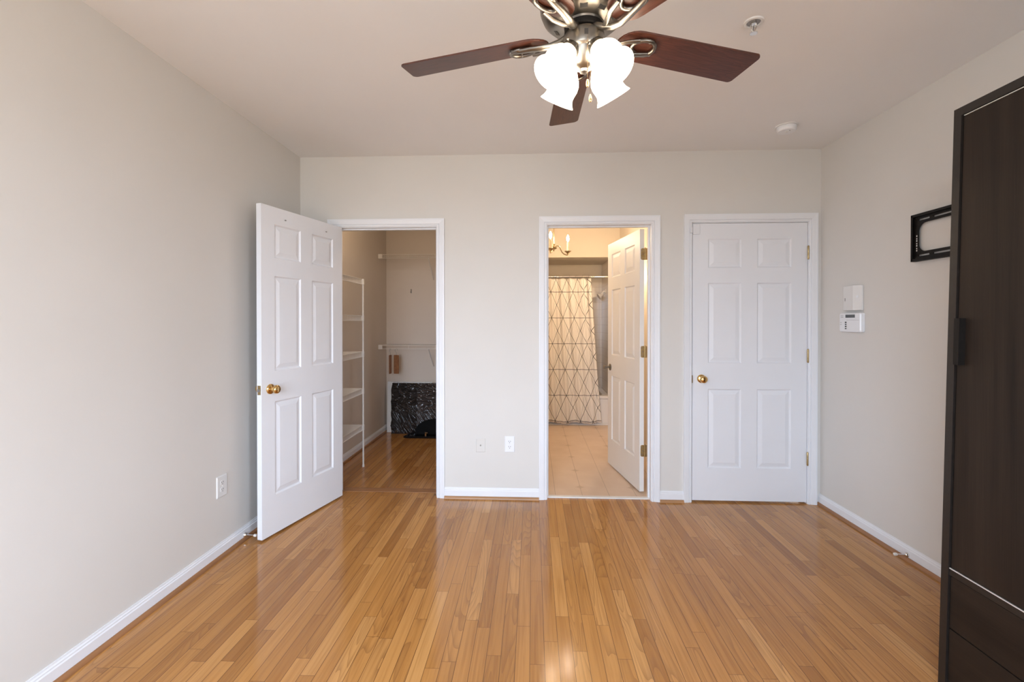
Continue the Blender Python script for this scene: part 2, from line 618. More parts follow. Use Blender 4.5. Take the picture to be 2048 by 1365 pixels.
side_wall('wall_left', XL, -1, 'pale beige left wall behind the open closet door')
m = MB()
for ya, yb, za, zb in ((0.0, WIN_R[1], 0, H), (WIN_R[0], REAR - 0.1, 0, H), (WIN_R[1], WIN_R[0], 0, WZ0), (WIN_R[1], WIN_R[0], WZ1, H)):
    p, q = XR(ya), XR(yb)
    m.hexa([(p, ya, za), (q, yb, za), (q + 0.1, yb, za), (p + 0.1, ya, za), (p, ya, zb), (q, yb, zb), (q + 0.1, yb, zb), (p + 0.1, ya, zb)])
struct('wall_right', m, 'wall', 'pale beige right wall with the keypad and wardrobe', 'wall')
# rear wall behind the camera
mb = MB()
mb.box((-1.9, REAR - 0.1, 0), (WIN[0], REAR, H))
mb.box((WIN[1], REAR - 0.1, 0), (2.3, REAR, H))
mb.box((WIN[0], REAR - 0.1, 0), (WIN[1], REAR, WZ0))
mb.box((WIN[0], REAR - 0.1, WZ1), (WIN[1], REAR, H))
struct('wall_rear', mb, 'wall', 'beige wall behind the camera with a window', 'wall')
f = MB()
for q in ((WIN[0], WIN[0] + 0.04), (WIN[1] - 0.04, WIN[1])):
    f.box((q[0], REAR - 0.07, WZ0), (q[1], REAR - 0.02, WZ1))
for q in ((WZ0, WZ0 + 0.04), (1.41, 1.45), (WZ1 - 0.04, WZ1)):
    f.box((WIN[0], REAR - 0.07, q[0]), (WIN[1], REAR - 0.02, q[1]))
struct('window_1', f, 'trim', 'white sash window in the wall behind the camera', 'window')
f = MB()
xw = XR(-4.0)
for q in ((WIN_R[0], WIN_R[0] + 0.04), (WIN_R[1] - 0.04, WIN_R[1])):
    f.box((xw + 0.03, q[0], WZ0), (xw + 0.08, q[1], WZ1))
for q in ((WZ0, WZ0 + 0.04), (1.41, 1.45), (WZ1 - 0.04, WZ1)):
    f.box((xw + 0.03, WIN_R[0], q[0]), (xw + 0.08, WIN_R[1], q[1]))
struct('window_2', f, 'trim', 'white sash window in the right wall behind the camera', 'window')

# --- casings, jambs
CAS = [(0.0, 0.0), (0.0, 0.009), (0.004, 0.0115), (0.012, 0.0115), (0.0145, 0.0075), (0.0185, 0.0135), (0.030, 0.0150),
       (0.044, 0.0165), (0.0475, 0.0175), (0.057, 0.0175), (0.057, 0.0)]


def casing(x0, x1, zt):
    m = MB()
    path = []
    for u, v in CAS:
        path.append([(x0 - u, -v, 0.0), (x0 - u, -v, zt + u), (x1 + u, -v, zt + u), (x1 + u, -v, 0.0)])
    m.rings([[p[i] for p in path] for i in range(4)])
    return m


def jamb(x0, x1, zt, stop_y):
    m = MB()
    m.box((x0 - JT, 0.0, 0), (x0, WT, zt))
    m.box((x1, 0.0, 0), (x1 + JT, WT, zt))
    m.box((x0 - JT, 0.0, zt), (x1 + JT, WT, zt + JT))
    s0, s1 = stop_y
    m.box((x0, s0, 0), (x0 + 0.010, s1, zt - 0.010))
    m.box((x1 - 0.010, s0, 0), (x1, s1, zt - 0.010))
    m.box((x0, s0, zt - 0.010), (x1, s1, zt))
    return m


lab = {'closet': 'closet doorway', 'bath': 'bathroom doorway', 'hall': 'closed white door'}
for n, (k, sy) in enumerate((('closet', (0.038, 0.070)), ('bath', (0.045, 0.076)), ('hall', (0.0385, 0.072)))):
    a, b, t = DOORS[k]
    c = struct('trim_%d' % (n + 1), casing(a - 0.005, b + 0.005, t + 0.005), 'trim', 'white moulded casing around the ' + lab[k], 'door trim')
    finish('jamb', jamb(a, b, t, sy), 'trim', c)
    if k == 'hall':
        finish('strike_plate', MB().box((a - 0.0035, -0.0125, 0.875), (a + 0.0012, 0.03, 0.93)), 'old_brass', c)

# --- baseboards with oak shoe moulding
BB = [(0, 0.012), (0.012, 0.012), (0.012, 0.058), (0.0085, 0.063), (0.0085, 0.068), (0.005, 0.073), (0.004, 0.080), (0, 0.080)]
SHOE = [(0.008, 0.0), (0.028, 0.0), (0.0275, 0.006), (0.0245, 0.012), (0.019, 0.0165), (0.0125, 0.0185), (0.008, 0.0185)]


def baseboard(name, p0, p1, out, shoe, label, white='trim'):
    b = struct(name, MB().prism(BB, p0, p1, out), white, label, 'baseboard')
    finish('shoe_moulding', MB().prism(SHOE, p0, p1, out), shoe, b, smooth=40)['label'] = 'stained oak shoe moulding'
    return b


baseboard('baseboard_left', (XL(0), 0, 0), (XL(REAR), REAR, 0), (1, 0, 0), 'shoe_y', 'white baseboard along the left wall')
baseboard('baseboard_right', (XR(0), 0, 0), (XR(REAR), REAR, 0), (-1, 0, 0), 'shoe_y', 'white baseboard along the right wall')
baseboard('baseboard_back', (-0.660, 0, 0), (0.046, 0, 0), (0, -1, 0), 'shoe_x', 'white baseboard between closet and bathroom doorways')
baseboard('baseboard_back.001', (0.929, 0, 0), (1.101, 0, 0), (0, -1, 0), 'shoe_x', 'short white baseboard between bathroom doorway and closed door')
baseboard('baseboard_back.002', (XL(0), 0, 0), (-1.548, 0, 0), (0, -1, 0), 'shoe_x', 'short white baseboard hidden behind the open closet door')

# --- closet shell
CX0, CX1, CY = -1.77, -0.22, 2.05
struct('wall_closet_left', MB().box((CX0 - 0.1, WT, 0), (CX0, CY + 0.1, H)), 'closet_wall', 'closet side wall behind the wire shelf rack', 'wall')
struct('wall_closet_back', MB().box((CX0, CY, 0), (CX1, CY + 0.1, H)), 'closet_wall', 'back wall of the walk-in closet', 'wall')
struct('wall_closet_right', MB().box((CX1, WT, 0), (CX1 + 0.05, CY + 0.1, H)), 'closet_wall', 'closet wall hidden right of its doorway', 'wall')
baseboard('baseboard_closet', (CX0, WT, 0), (CX0, CY, 0), (1, 0, 0), 'shoe_y', 'white baseboard along the closet side wall')
baseboard('baseboard_closet_back', (CX0 + 0.012, CY, 0), (CX1, CY, 0), (0, -1, 0), 'shoe_x', 'white baseboard along the closet back wall')
struct('trim_threshold', MB().box((-1.486, 0.085, 0.0), (-0.722, 0.165, 0.004)), oak('oak_threshold', 'x', (0.36, 0.165, 0.065)), 'oak threshold board across the closet doorway', 'threshold', bevel=0.0015)

# --- bathroom shell
BX0, BX1, TY, BY = -0.14, 1.10, 2.444, 3.22
struct('floor_bathroom', MB().box((BX0, 0.06, -0.03), (BX1 + 0.1, BY, 0.006)), 'bath_tile', 'cream bathroom floor tile with star insets', 'floor')
struct('trim_marble_threshold', MB().box((0.108, 0.028, 0.0), (0.867, 0.064, 0.010)), 'marble', 'narrow white threshold strip under the bathroom doorway', 'threshold', bevel=0.002)
struct('wall_bathroom_left', MB().box((BX0 - 0.03, WT, 0), (BX0, BY, H)), 'bath_wall', 'bathroom wall hidden left of its doorway', 'wall')
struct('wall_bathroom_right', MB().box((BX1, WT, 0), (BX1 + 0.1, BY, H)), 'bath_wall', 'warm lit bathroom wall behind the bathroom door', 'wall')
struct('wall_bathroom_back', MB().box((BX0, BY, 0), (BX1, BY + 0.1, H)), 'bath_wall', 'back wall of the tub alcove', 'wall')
struct('wall_bathroom_soffit', MB().box((BX0, TY, 2.141), (BX1, BY, H)), 'bath_wall', 'dropped soffit above the bathtub', 'wall')
struct('wall_bathroom_tile', MB().box((BX0, BY - 0.012, 0.373), (1.0, BY, 1.885)), 'wall_tile', 'white square wall tile above the bathtub', 'wall tile')
mb = MB().box((0.99, TY, 0.0), (BX1, BY - 0.012, 2.141))
struct('wall_bathroom_alcove', mb, 'wall_tile', 'tiled end wall of the tub alcove', 'wall')

# --- hallway behind the closed door (seen only through its gaps)
struct('wall_hall', MB().box((1.12, 0.25, 0), (2.3, 0.3, H)), 'closet_wall', 'hallway wall behind the closed door', 'wall')


# ------------------------------------------------------------------ doors
def six_panel(w, h, t):
    """slab in local coordinates x 0..w, y 0 (front) .. t, z 0..h, raised panels on both faces"""
    k = w / 0.818
    xc = [0, 0.112 * k, 0.350 * k, 0.463 * k, 0.706 * k, w]
    zc = [0, 0.238, 0.816, 1.006, 1.591, 1.702, 1.911, h]
    m = MB()
    ring = [(0.0, 0.0), (0.004, 0.005), (0.008, 0.0085), (0.013, 0.0085), (0.040, 0.0015), (0.043, 0.0015)]
    for y0, s in ((0.0, 1), (t, -1)):
        for i in range(5):
            for j in range(7):
                a, b, c, d = xc[i], xc[i + 1], zc[j], zc[j + 1]
                if i in (1, 3) and j in (1, 3, 5):
                    prev = None
                    for ins, dep in ring:
                        y = y0 + s * dep
                        cur = [(a + ins, y, c + ins), (b - ins, y, c + ins), (b - ins, y, d - ins), (a + ins, y, d - ins)]
                        if prev:
                            for q in range(4):
                                r = (q + 1) % 4
                                m.poly([prev[q], prev[r], cur[r], cur[q]])
                        prev = cur
                    m.poly(prev)
                else:
                    m.poly([(a, y0, c), (b, y0, c), (b, y0, d), (a, y0, d)])
    for i in range(5):
        for z in (0, h):
            m.poly([(xc[i], 0, z), (xc[i + 1], 0, z), (xc[i + 1], t, z), (xc[i], t, z)])
    for j in range(7):
        for x in (0, w):
            m.poly([(x, 0, zc[j]), (x, t, zc[j]), (x, t, zc[j + 1]), (x, 0, zc[j + 1])])
    return m


KNOB = [(0.0, 0.0), (0.0315, 0.0), (0.0315, 0.003), (0.028, 0.008), (0.019, 0.011), (0.0125, 0.014), (0.0115, 0.024), (0.016, 0.030), (0.0235, 0.036),
        (0.0268, 0.044), (0.0262, 0.052), (0.0225, 0.058), (0.014, 0.062), (0.0, 0.063)]
LEV = [(0.0, 0.0), (0.031, 0.0), (0.031, 0.005), (0.027, 0.009), (0.011, 0.011), (0.0095, 0.030), (0.0125, 0.044), (0.017, 0.056), (0.0175, 0.060), (0.0, 0.062)]


def door_matrix(o):
    return MW[o]


# closet door, open against the left wall.  local x = from hinge to free edge, local -y side = visible face
p0 = Vector((-1.4335, -0.019))
p1 = Vector((-1.616, -0.741))
d = (p1 - p0).normalized()
wdt = (p1 - p0).length
ang = math.atan2(d.y, d.x)
# the visible face looks to the room's right; local +y must point away from it (towards the left wall)
left = Vector((-0.9695, 0.245))
dr = thing('door_1', 'white six-panel closet door standing wide open against the left wall', 'door', (p0.x, p0.y, 0.012), ang, kind='structure')
sgn = 1 if Vector((-math.sin(ang), math.cos(ang))).dot(left) > 0 else -1
m = six_panel(wdt, 2.016, 0.035)
if sgn < 0:
    m.bm.transform(Matrix.Scale(-1, 4, (0, 1, 0)))
finish('slab', m, 'door', dr, local=True)
kx = wdt - 0.066
kn = MB().lathe(KNOB, (kx, 0, 0.898), (0, -sgn, 0), 28)
finish('door_knob', kn, 'brass', dr, smooth=40, local=True)['label'] = 'polished brass knob'
kn = MB().lathe(KNOB, (kx, sgn * 0.035, 0.898), (0, sgn, 0), 28)
finish('door_knob', kn, 'brass', dr, smooth=40, local=True)['label'] = 'polished brass knob'
lp = MB().box((wdt, sgn * 0.006, 0.870), (wdt + 0.0012, sgn * 0.029, 0.926))
lt = finish('latch_plate', lp, 'old_brass', dr, bevel=0.0005, local=True)
finish('latch_bolt', MB().box((wdt, sgn * 0.011, 0.889), (wdt + 0.009, sgn * 0.024, 0.905)), 'grey', lt, local=True)
for sx, sz in ((0.555, 1.952), (0.175, 1.952)):
    hk = MB().lathe([(0.0, 0), (0.004, 0), (0.004, 0.004), (0.0, 0.005)], (sx, 0, sz), (0, -sgn, 0), 10)
    hk.box((sx - 0.010, -sgn * 0.0012, sz - 0.0012), (sx + 0.010, 0, sz + 0.0012))
    finish('screw', hk, 'grey', dr, local=True)
for hz in (0.22, 1.03, 1.78):
    finish('hinge', MB().lathe([(0.0, 0), (0.006, 0), (0.006, 0.09), (0.0, 0.09)], (-0.012, sgn * 0.040, hz), (0, 0, 1), 12), 'brass', dr, smooth=40, local=True)

# bathroom door, swung into the bathroom
p0 = Vector((0.817, 0.140))
dv = Vector((-0.118, 0.70)).normalized()
ang = math.atan2(dv.y, dv.x)
BW = 0.735
bd = thing('door_2', 'white six-panel bathroom door swung inward into the lit bathroom', 'door', (p0.x, p0.y, 0.018), ang, kind='structure')
m = six_panel(BW, 2.012, 0.035)
m.bm.transform(Matrix.Scale(-1, 4, (0, 1, 0)))       # slab lies on local -y, its visible face at y = 0
finish('slab', m, 'bath_door', bd, local=True)
finish('door_handle', MB().lathe(LEV, (BW - 0.066, 0, 0.890), (0, 1, 0), 24), 'nickel', bd, smooth=40, local=True)['label'] = 'brushed nickel handle'
for hz in (0.268, 1.028, 1.776):
    # leaf with rounded inner corners screwed on the hinge edge of the slab
    out = []
    y0, y1, z0, z1, r = -0.0075, -0.036, hz, hz + 0.089, 0.012
    for cy, cz, a0 in ((y0 - r, z0 + r, -90), (y0 - r, z1 - r, 0)):
        for q in range(5):
            a = math.radians(a0 + q * 22.5)
            out.append((0.0, cy + r * math.cos(a), cz + r * math.sin(a)))
    out += [(0.0, y1, z1), (0.0, y1, z0)]
    hg = MB().extrude(out, (-0.002, 0, 0))
    hg.lathe([(0, 0), (0.0062, 0), (0.0062, 0.029), (0.0058, 0.0295), (0.0062, 0.03), (0.0062, 0.059), (0.0058, 0.0595), (0.0062, 0.06), (0.0062, 0.089), (0.004, 0.094), (0, 0.094)],
             (-0.004, -0.041, hz), (0, 0, 1), 12)
    hg.box((-0.010, -0.045, hz), (-0.007, -0.061, hz + 0.089))
    hob = finish('hinge', hg, 'old_brass', bd, local=True)
    sc = MB()
    for q, (sy, sz) in enumerate(((-0.016, 0.017), (-0.024, 0.044), (-0.016, 0.072))):
        s1 = MB().lathe([(0, 0), (0.004, 0), (0.003, 0.0012), (0, 0.0012)], (-0.002, sy, hz + sz), (-1, 0, 0), 10)
        finish('screw', s1, 'grey', hob, local=True)

# closed door to the hallway
hd = thing('door_3', 'closed white six-panel door with brass knob at the right of the back wall', 'door', (1.166, 0.002, 0.013), 0.0, kind='structure')
finish('slab', six_panel(0.815, 2.025, 0.035), 'door', hd, local=True)
finish('door_knob', MB().lathe(KNOB, (1.231, 0.002, 0.904), (0, -1, 0), 28), 'brass', hd, smooth=40)['label'] = 'polished brass knob'
for z in (0.285, 1.030, 1.776):
    hg = MB().lathe([(0, -0.006), (0.004, -0.005), (0.0066, 0), (0.0066, 0.028), (0.0060, 0.0285), (0.0066, 0.029), (0.0066, 0.060), (0.0060, 0.0605), (0.0066, 0.061), (0.0066, 0.089), (0.004, 0.094), (0, 0.095)],
                    (1.9815, -0.0085, z), (0, 0, 1), 14)
    finish('hinge', hg, 'old_brass', hd, smooth=40)['label'] = 'brass hinge knuckle'

cs = thing('contact_sensor', 'small white alarm contact sensor on the top left corner of the closed door', 'sensor', (1.19, 0.0, 1.957))
finish('sensor_body', MB().box((1.164, -0.011, 1.957), (1.213, 0.002, 2.032)), 'door', cs, bevel=0.003)
finish('magnet', MB().box((1.141, -0.026, 1.966), (1.157, -0.0135, 2.008)), 'door', cs, bevel=0.002)

# ------------------------------------------------------------------ ceiling fan
FX, FY, FZ = 0.168, -1.868, 2.26
fan = thing('ceiling_fan', 'brushed nickel ceiling fan with five dark walnut blades and four lit glass shades', 'ceiling fan', (FX, FY, H))
mb = MB().lathe([(0, 0), (0.075, 0), (0.075, -0.012), (0.066, -0.035), (0.045, -0.058), (0.020, -0.064), (0.0, -0.064)], (FX, FY, H), (0, 0, 1), 40)
mb.lathe([(0.014, -0.06), (0.014, -0.12)], (FX, FY, H), (0, 0, 1), 20)
finish('canopy', mb, 'nickel', fan, smooth=40)
mz = 2.288
mot = finish('motor_housing', MB().lathe([(0.0, 0.0), (0.062, 0.0), (0.066, 0.006), (0.090, 0.009), (0.116, 0.018), (0.135, 0.036), (0.144, 0.058), (0.1445, 0.072),
                                    (0.140, 0.078), (0.140, 0.112), (0.126, 0.132), (0.085, 0.150), (0.040, 0.160), (0.020, 0.172), (0.0, 0.172)], (FX, FY, mz), (0, 0, 1), 48), 'nickel', fan, smooth=40)
for i in range(10):
    a = 2 * PI * i / 10 + 0.2
    ca, sa = math.cos(a), math.sin(a)
    pts = []
    for s, rr, zz in ((-1, 0.090, 0.0085), (-1, 0.112, 0.0195), (1, 0.112, 0.0195), (1, 0.090, 0.0085)):
        pts.append((FX + rr * ca - s * 0.012 * sa, FY + rr * sa + s * 0.012 * ca, mz + zz))
    finish('vent_slot', MB().extrude(pts, (0, 0, -0.0012)), 'dark', mot)
# flywheel ring where the irons bolt on
finish('flywheel', MB().lathe([(0.0, 0.004), (0.060, 0.004), (0.064, 0.0), (0.064, -0.016), (0.058, -0.020), (0.0, -0.020)], (FX, FY, mz), (0, 0, 1), 40), 'black_metal', fan, smooth=40)
# switch housing and fitter bowl of the light kit
sh = finish('switch_housing', MB().lathe([(0.0, 0.0), (0.050, 0.0), (0.064, -0.004), (0.067, -0.010), (0.067, -0.052), (0.064, -0.058), (0.058, -0.062), (0.056, -0.070), (0.048, -0.088),
                                       (0.036, -0.104), (0.024, -0.112), (0.016, -0.116), (0.013, -0.124), (0.0, -0.127)], (FX, FY, 2.266), (0, 0, 1), 40), 'nickel', fan, smooth=40)
finish('reverse_switch', MB().box((FX - 0.006, FY - 0.0695, 2.228), (FX + 0.006, FY - 0.066, 2.244)), 'dark', sh)

A0 = math.radians(92.0)
PITCH = math.tan(math.radians(12.5))


def blade_outline():
    pts = []
    # root (rounded), local x along the blade
    for i in range(13):
        a = PI / 2 + PI * i / 12
        pts.append((0.195 + 0.075 * math.cos(a), 0.060 * math.sin(a)))
    # lower side to tip, rounded corners, slight slant
    tipl, tipr, hw, r = 0.672, 0.656, 0.069, 0.018
    for i in range(6):
        a = -PI / 2 + (PI / 2) * i / 5
        pts.append((tipl - r + r * math.cos(a), -hw + r + r * math.sin(a)))
    for i in range(6):
        a = (PI / 2) * i / 5
        pts.append((tipr - r + r * math.cos(a), hw - r + r * math.sin(a)))
    return pts


def bl(a, x, y, z):
    """blade frame -> world"""
    zz = FZ + z - PITCH * y
    return Vector((FX + x * math.cos(a) - y * math.sin(a), FY + x * math.sin(a) + y * math.cos(a), zz))


def arm_pt(a, x, y, z):
    return Vector((FX + x * math.cos(a) - y * math.sin(a), FY + x * math.sin(a) + y * math.cos(a), z))


for k in range(5):
    a = A0 + k * 2 * PI / 5
    out = blade_outline()
    m = MB()
    bot = [m.bm.verts.new(bl(a, x, y, 0.0)) for x, y in out]
    top = [m.bm.verts.new(bl(a, x, y, 0.006)) for x, y in out]
    m.bm.faces.new(bot)
    m.bm.faces.new(list(reversed(top)))
    n = len(out)
    for i in range(n):
        j = (i + 1) % n
        m.bm.faces.new((bot[i], top[i], top[j], bot[j]))
    uv = m.bm.loops.layers.uv.new('UVMap')
    m.bm.verts.index_update()
    for f in m.bm.faces:
        for lp_ in f.loops:
            i = lp_.vert.index % n
            lp_[uv].uv = (out[i][0] + k * 1.7, out[i][1] + k * 0.31)
    finish('blade', m, 'blade', fan, bevel=0.0012)
    # blade iron: arm curving out and down from the flywheel, ending in an open loop under the blade root
    ir = MB()
    arm = [(0.050, 0, 2.272), (0.066, 0, 2.262), (0.085, 0.006, 2.250), (0.110, 0.014, 2.240), (0.140, 0.019, 2.237), (0.175, 0.018, 2.2415), (0.215, 0.013, 2.2455), (0.245, 0.010, FZ - 0.010)]
    ir.tube([arm_pt(a, *q) for q in arm], [0.015, 0.0155, 0.015, 0.0145, 0.0135, 0.0125, 0.0115, 0.010], 12, flat=0.62)
    lo = []
    for q in range(18):
        t = 2 * PI * q / 18
        x = 0.215 + 0.042 * math.cos(t)
        y = -0.012 + (0.030 + 0.004 * math.cos(t)) * math.sin(t)
        lo.append(bl(a, x, y, -0.0075))
    ir.loop(lo, 0.0072, 8)
    arm2 = [(0.090, 0.004, 2.248), (0.115, -0.014, 2.246), (0.145, -0.032, 2.250), (0.185, -0.040, 2.256)]
    ir.tube([arm_pt(a, *q) for q in arm2], [0.0095, 0.009, 0.0085, 0.008], 8, flat=0.7)
    iron = finish('blade_iron', ir, 'nickel', fan, smooth=50)
    for sx, sy in ((0.252, 0.008), (0.225, -0.040)):
        c = bl(a, sx, sy, -0.014)
        finish('screw', MB().lathe([(0, 0), (0.005, 0.001), (0.006, 0.004), (0.006, 0.012), (0, 0.012)], c, (0, 0, 1), 10), 'grey', iron, smooth=40)

# four tulip shades on tilted sockets
SH = [(0.0235, 0.0), (0.026, 0.008), (0.034, 0.022), (0.044, 0.038), (0.0505, 0.056), (0.0515, 0.074), (0.0485, 0.092), (0.0475, 0.104), (0.051, 0.118), (0.060, 0.134)]
TILT = math.radians(38)
for k in range(4):
    a = math.radians(45 + 90 * k - 8)
    ax = Vector((math.cos(a) * math.sin(TILT), math.sin(a) * math.sin(TILT), -math.cos(TILT)))
    base = Vector((FX + 0.052 * math.cos(a), FY + 0.052 * math.sin(a), 2.207))
    arm = MB().tube([(FX + 0.030 * math.cos(a), FY + 0.030 * math.sin(a), 2.212), base - ax * 0.01, base + ax * 0.012], [0.013, 0.016, 0.02], 14)
    arm.lathe([(0.0, 0.0), (0.022, 0.0), (0.029, 0.010), (0.029, 0.028), (0.0, 0.030)], base - ax * 0.004, ax, 24)
    lh = finish('lamp_holder', arm, 'nickel', fan, smooth=40)
    for s in range(3):
        b = 2 * PI * s / 3
        e1 = ax.cross(Vector((0, 0, 1))).normalized()
        e2 = ax.cross(e1)
        dv_ = e1 * math.cos(b) + e2 * math.sin(b)
        finish('thumbscrew', MB().lathe([(0, 0), (0.0025, 0), (0.0025, 0.006), (0.0045, 0.006), (0.0045, 0.010), (0, 0.010)], base + ax * 0.014 + dv_ * 0.028, dv_, 8), 'nickel', lh)
    s0 = base + ax * 0.020
    prof = [(r * 1.02, z * 0.90) for r, z in SH] + [(r * 1.02 - 0.0025, z * 0.90) for r, z in reversed(SH)]
    m = MB()
    m.lathe(prof, s0, ax, 32, cap=False)
    # close the ring between first and last profile circles
    sd = finish('glass_shade', m, 'glass_shade', fan, smooth=60)
    sd['label'] = 'lit frosted glass tulip shade'
    finish('bulb', MB().lathe([(0.0, 0.006), (0.012, 0.008), (0.013, 0.022), (0.020, 0.038), (0.026, 0.056), (0.024, 0.072), (0.014, 0.084), (0.0, 0.088)], s0, ax, 20), 'bulb', sd, smooth=60)
# two pull chains with small pendants
for (cx, cy, zt, zb, name) in ((0.004, -0.066, 2.222, 2.085, 'a'), (0.016, -0.040, 2.170, 2.050, 'b')):
    ch = MB()
    n = int((zt - zb) / 0.0042)
    for i in range(n):
        ch.lathe([(0, -0.0016), (0.0016, 0), (0, 0.0016)], (FX + cx, FY + cy, zt - i * 0.0042), (0, 0, 1), 6)
    c = finish('pull_chain', ch, 'chain', fan, smooth=80)
    finish('pendant', MB().lathe([(0, 0), (0.002, 0), (0.0045, -0.008), (0.005, -0.018), (0.003, -0.024), (0, -0.025)], (FX + cx, FY + cy, zb), (0, 0, 1), 12), 'brass', c, smooth=50)

# ------------------------------------------------------------------ things on the ceiling
SX, SY = 0.915, -1.441
sp = thing('sprinkler_head', 'white and chrome fire sprinkler head on the ceiling right of the fan', 'sprinkler', (SX, SY, H))
finish('escutcheon', MB().lathe([(0.0265, -0.0005), (0.028, -0.006), (0.032, -0.007), (0.037, -0.005), (0.039, 0.0), (0.0265, 0.0)], (SX, SY, H), (0, 0, 1), 32), 'plastic', sp, smooth=40)
finish('recess_cup', MB().lathe([(0, -0.0008), (0.0268, -0.0008), (0.0268, -0.0018), (0, -0.0018)], (SX, SY, H), (0, 0, 1), 32), 'grey', sp)
mb = MB().lathe([(0, 0.0), (0.012, 0.0), (0.011, -0.010), (0.0, -0.010)], (SX, SY, H), (0, 0, 1), 16)
mb.tube([(SX - 0.010, SY, H - 0.008), (SX - 0.012, SY, H - 0.020), (SX - 0.006, SY, H - 0.036), (SX, SY, H - 0.044)], 0.0028, 8)
mb.tube([(SX + 0.010, SY, H - 0.008), (SX + 0.012, SY, H - 0.020), (SX + 0.006, SY, H - 0.036), (SX, SY, H - 0.044)], 0.0028, 8)
finish('sprinkler_frame', mb, 'chrome', sp, smooth=50)
finish('glass_bulb', MB().lathe([(0, 0), (0.002, 0.0), (0.0022, 0.02), (0, 0.03)], (SX, SY, H - 0.042), (0, 0, 1), 10), 'grey', sp, smooth=50)
mb = MB()
o = []
for i in range(48):
    r = 0.0165 if (i // 2) % 2 == 0 else 0.012
    a = 2 * PI * i / 48
    o.append((SX + r * math.cos(a), SY + r * math.sin(a), H - 0.048))
finish('deflector', mb.extrude(o, (0, 0, 0.003)), 'chrome', sp)

KX, KY = 1.612, -0.402
sm = thing('smoke_detector', 'round white smoke detector on the ceiling above the closed door', 'smoke detector', (KX, KY, H))
finish('mount_plate', MB().lathe([(0, 0), (0.066, 0), (0.066, -0.007), (0, -0.007)], (KX, KY, H), (0, 0, 1), 48), 'plastic', sm, smooth=40)
finish('cover', MB().lathe([(0, -0.007), (0.056, -0.007), (0.0575, -0.020), (0.055, -0.030), (0.049, -0.036), (0.0, -0.038)], (KX, KY, H), (0, 0, 1), 48), 'plastic_bright', sm, smooth=40)
finish('test_button', MB().lathe([(0, -0.0375), (0.009, -0.0375), (0.009, -0.040), (0, -0.0405)], (KX - 0.004, KY - 0.010, H), (0, 0, 1), 20), 'plastic', sm, smooth=40)
finish('indicator_light', MB().lathe([(0, -0.036), (0.0022, -0.036), (0.0022, -0.039), (0, -0.0395)], (KX + 0.006, KY - 0.026, H), (0, 0, 1), 10), 'dark', sm)


# ------------------------------------------------------------------ wall plates
def frame_pts(c, ex, ez, pts):
    c, ex, ez = Vector(c), Vector(ex), Vector(ez)
    return [c + ex * a + ez * b for a, b in pts]


def round_rect(w, h, r, n=5):
    o = []
    for sx, sz, a0 in ((1, -1, -90), (1, 1, 0), (-1, 1, 90), (-1, -1, 180)):
        for i in range(n):
            a = math.radians(a0 + 90 * i / (n - 1))
            o.append((sx * (w / 2 - r) + r * math.cos(a), sz * (h / 2 - r) + r * math.sin(a)))
    return o


def plate_mesh(c, ex, out, w, h):
    c, ex, out = Vector(c), Vector(ex), Vector(out)
    ez = Vector((0, 0, 1))
    m = MB()
    m.rings([[q for q in frame_pts(c, ex, ez, round_rect(w, h, 0.003))],
             [q + out * 0.002 for q in frame_pts(c, ex, ez, round_rect(w, h, 0.003))],
             [q + out * 0.0055 for q in frame_pts(c, ex, ez, round_rect(w - 0.008, h - 0.008, 0.003))]])
    return m


def outlet(name, label, c, ex, out, mat, group, w=0.073, h=0.118):
    t = thing(name, label, 'outlet', c, 0.0, group)
    c, ex, out = Vector(c), Vector(ex), Vector(out)
    ez = Vector((0, 0, 1))
    finish('cover_plate', plate_mesh(c, ex, out, w, h), mat, t, bevel=0.0005)
    for s in (-1, 1):
        cc = c + ez * 0.0197 * s + out * 0.0055
        pts = []
        for i in range(24):
            a = 2 * PI * i / 24
            pts.append((0.0172 * math.cos(a), max(-0.0138, min(0.0138, 0.0172 * math.sin(a)))))
        rc = finish('receptacle', MB().extrude(frame_pts(cc, ex, ez, pts), out * 0.0015), mat, t)
        for dx, hh in ((-0.0064, 0.0085), (0.0064, 0.007)):
            q = frame_pts(cc + out * 0.0015, ex, ez, [(dx - 0.0013, 0.003 - hh / 2), (dx + 0.0013, 0.003 - hh / 2), (dx + 0.0013, 0.003 + hh / 2), (dx - 0.0013, 0.003 + hh / 2)])
            finish('slot', MB().extrude(q, out * 0.0003), 'dark', rc)
        q = frame_pts(cc + out * 0.0015, ex, ez, [(0.0025 * math.cos(a), -0.0075 + 0.0025 * math.sin(a)) for a in [2 * PI * i / 10 for i in range(10)]])
        finish('ground_hole', MB().extrude(q, out * 0.0003), 'dark', rc)
    finish('screw', MB().lathe([(0, 0), (0.003, 0), (0.0025, 0.001), (0, 0.001)], c + out * 0.0055, out, 10), 'plastic', t)
    return t


outlet('wall_outlet', 'bright white duplex outlet on the back wall left of the bathroom doorway', (-0.172, 0.0, 0.408), (1, 0, 0), (0, -1, 0), 'plastic_bright', 'duplex outlets')
outlet('wall_outlet', 'white duplex outlet low on the left wall near the open closet door', (XL(-0.9), -0.898, 0.394), (0, -1, 0), (1, 0, 0), 'plastic', 'duplex outlets', 0.085, 0.121)
cx = thing('coax_plate', 'wall-coloured cable plate on the back wall, nearer the closet doorway', 'wall plate', (-0.389, 0, 0.398))
finish('cover_plate', plate_mesh((-0.389, 0, 0.398), (1, 0, 0), (0, -1, 0), 0.070, 0.105), 'wall', cx, bevel=0.0005)
finish('coax_socket', MB().lathe([(0, 0), (0.006, 0), (0.006, 0.003), (0.0045, 0.003), (0.0045, 0.009), (0.0, 0.009)], (-0.389, -0.0055, 0.398), (0, -1, 0), 16), 'nickel', cx, smooth=40)


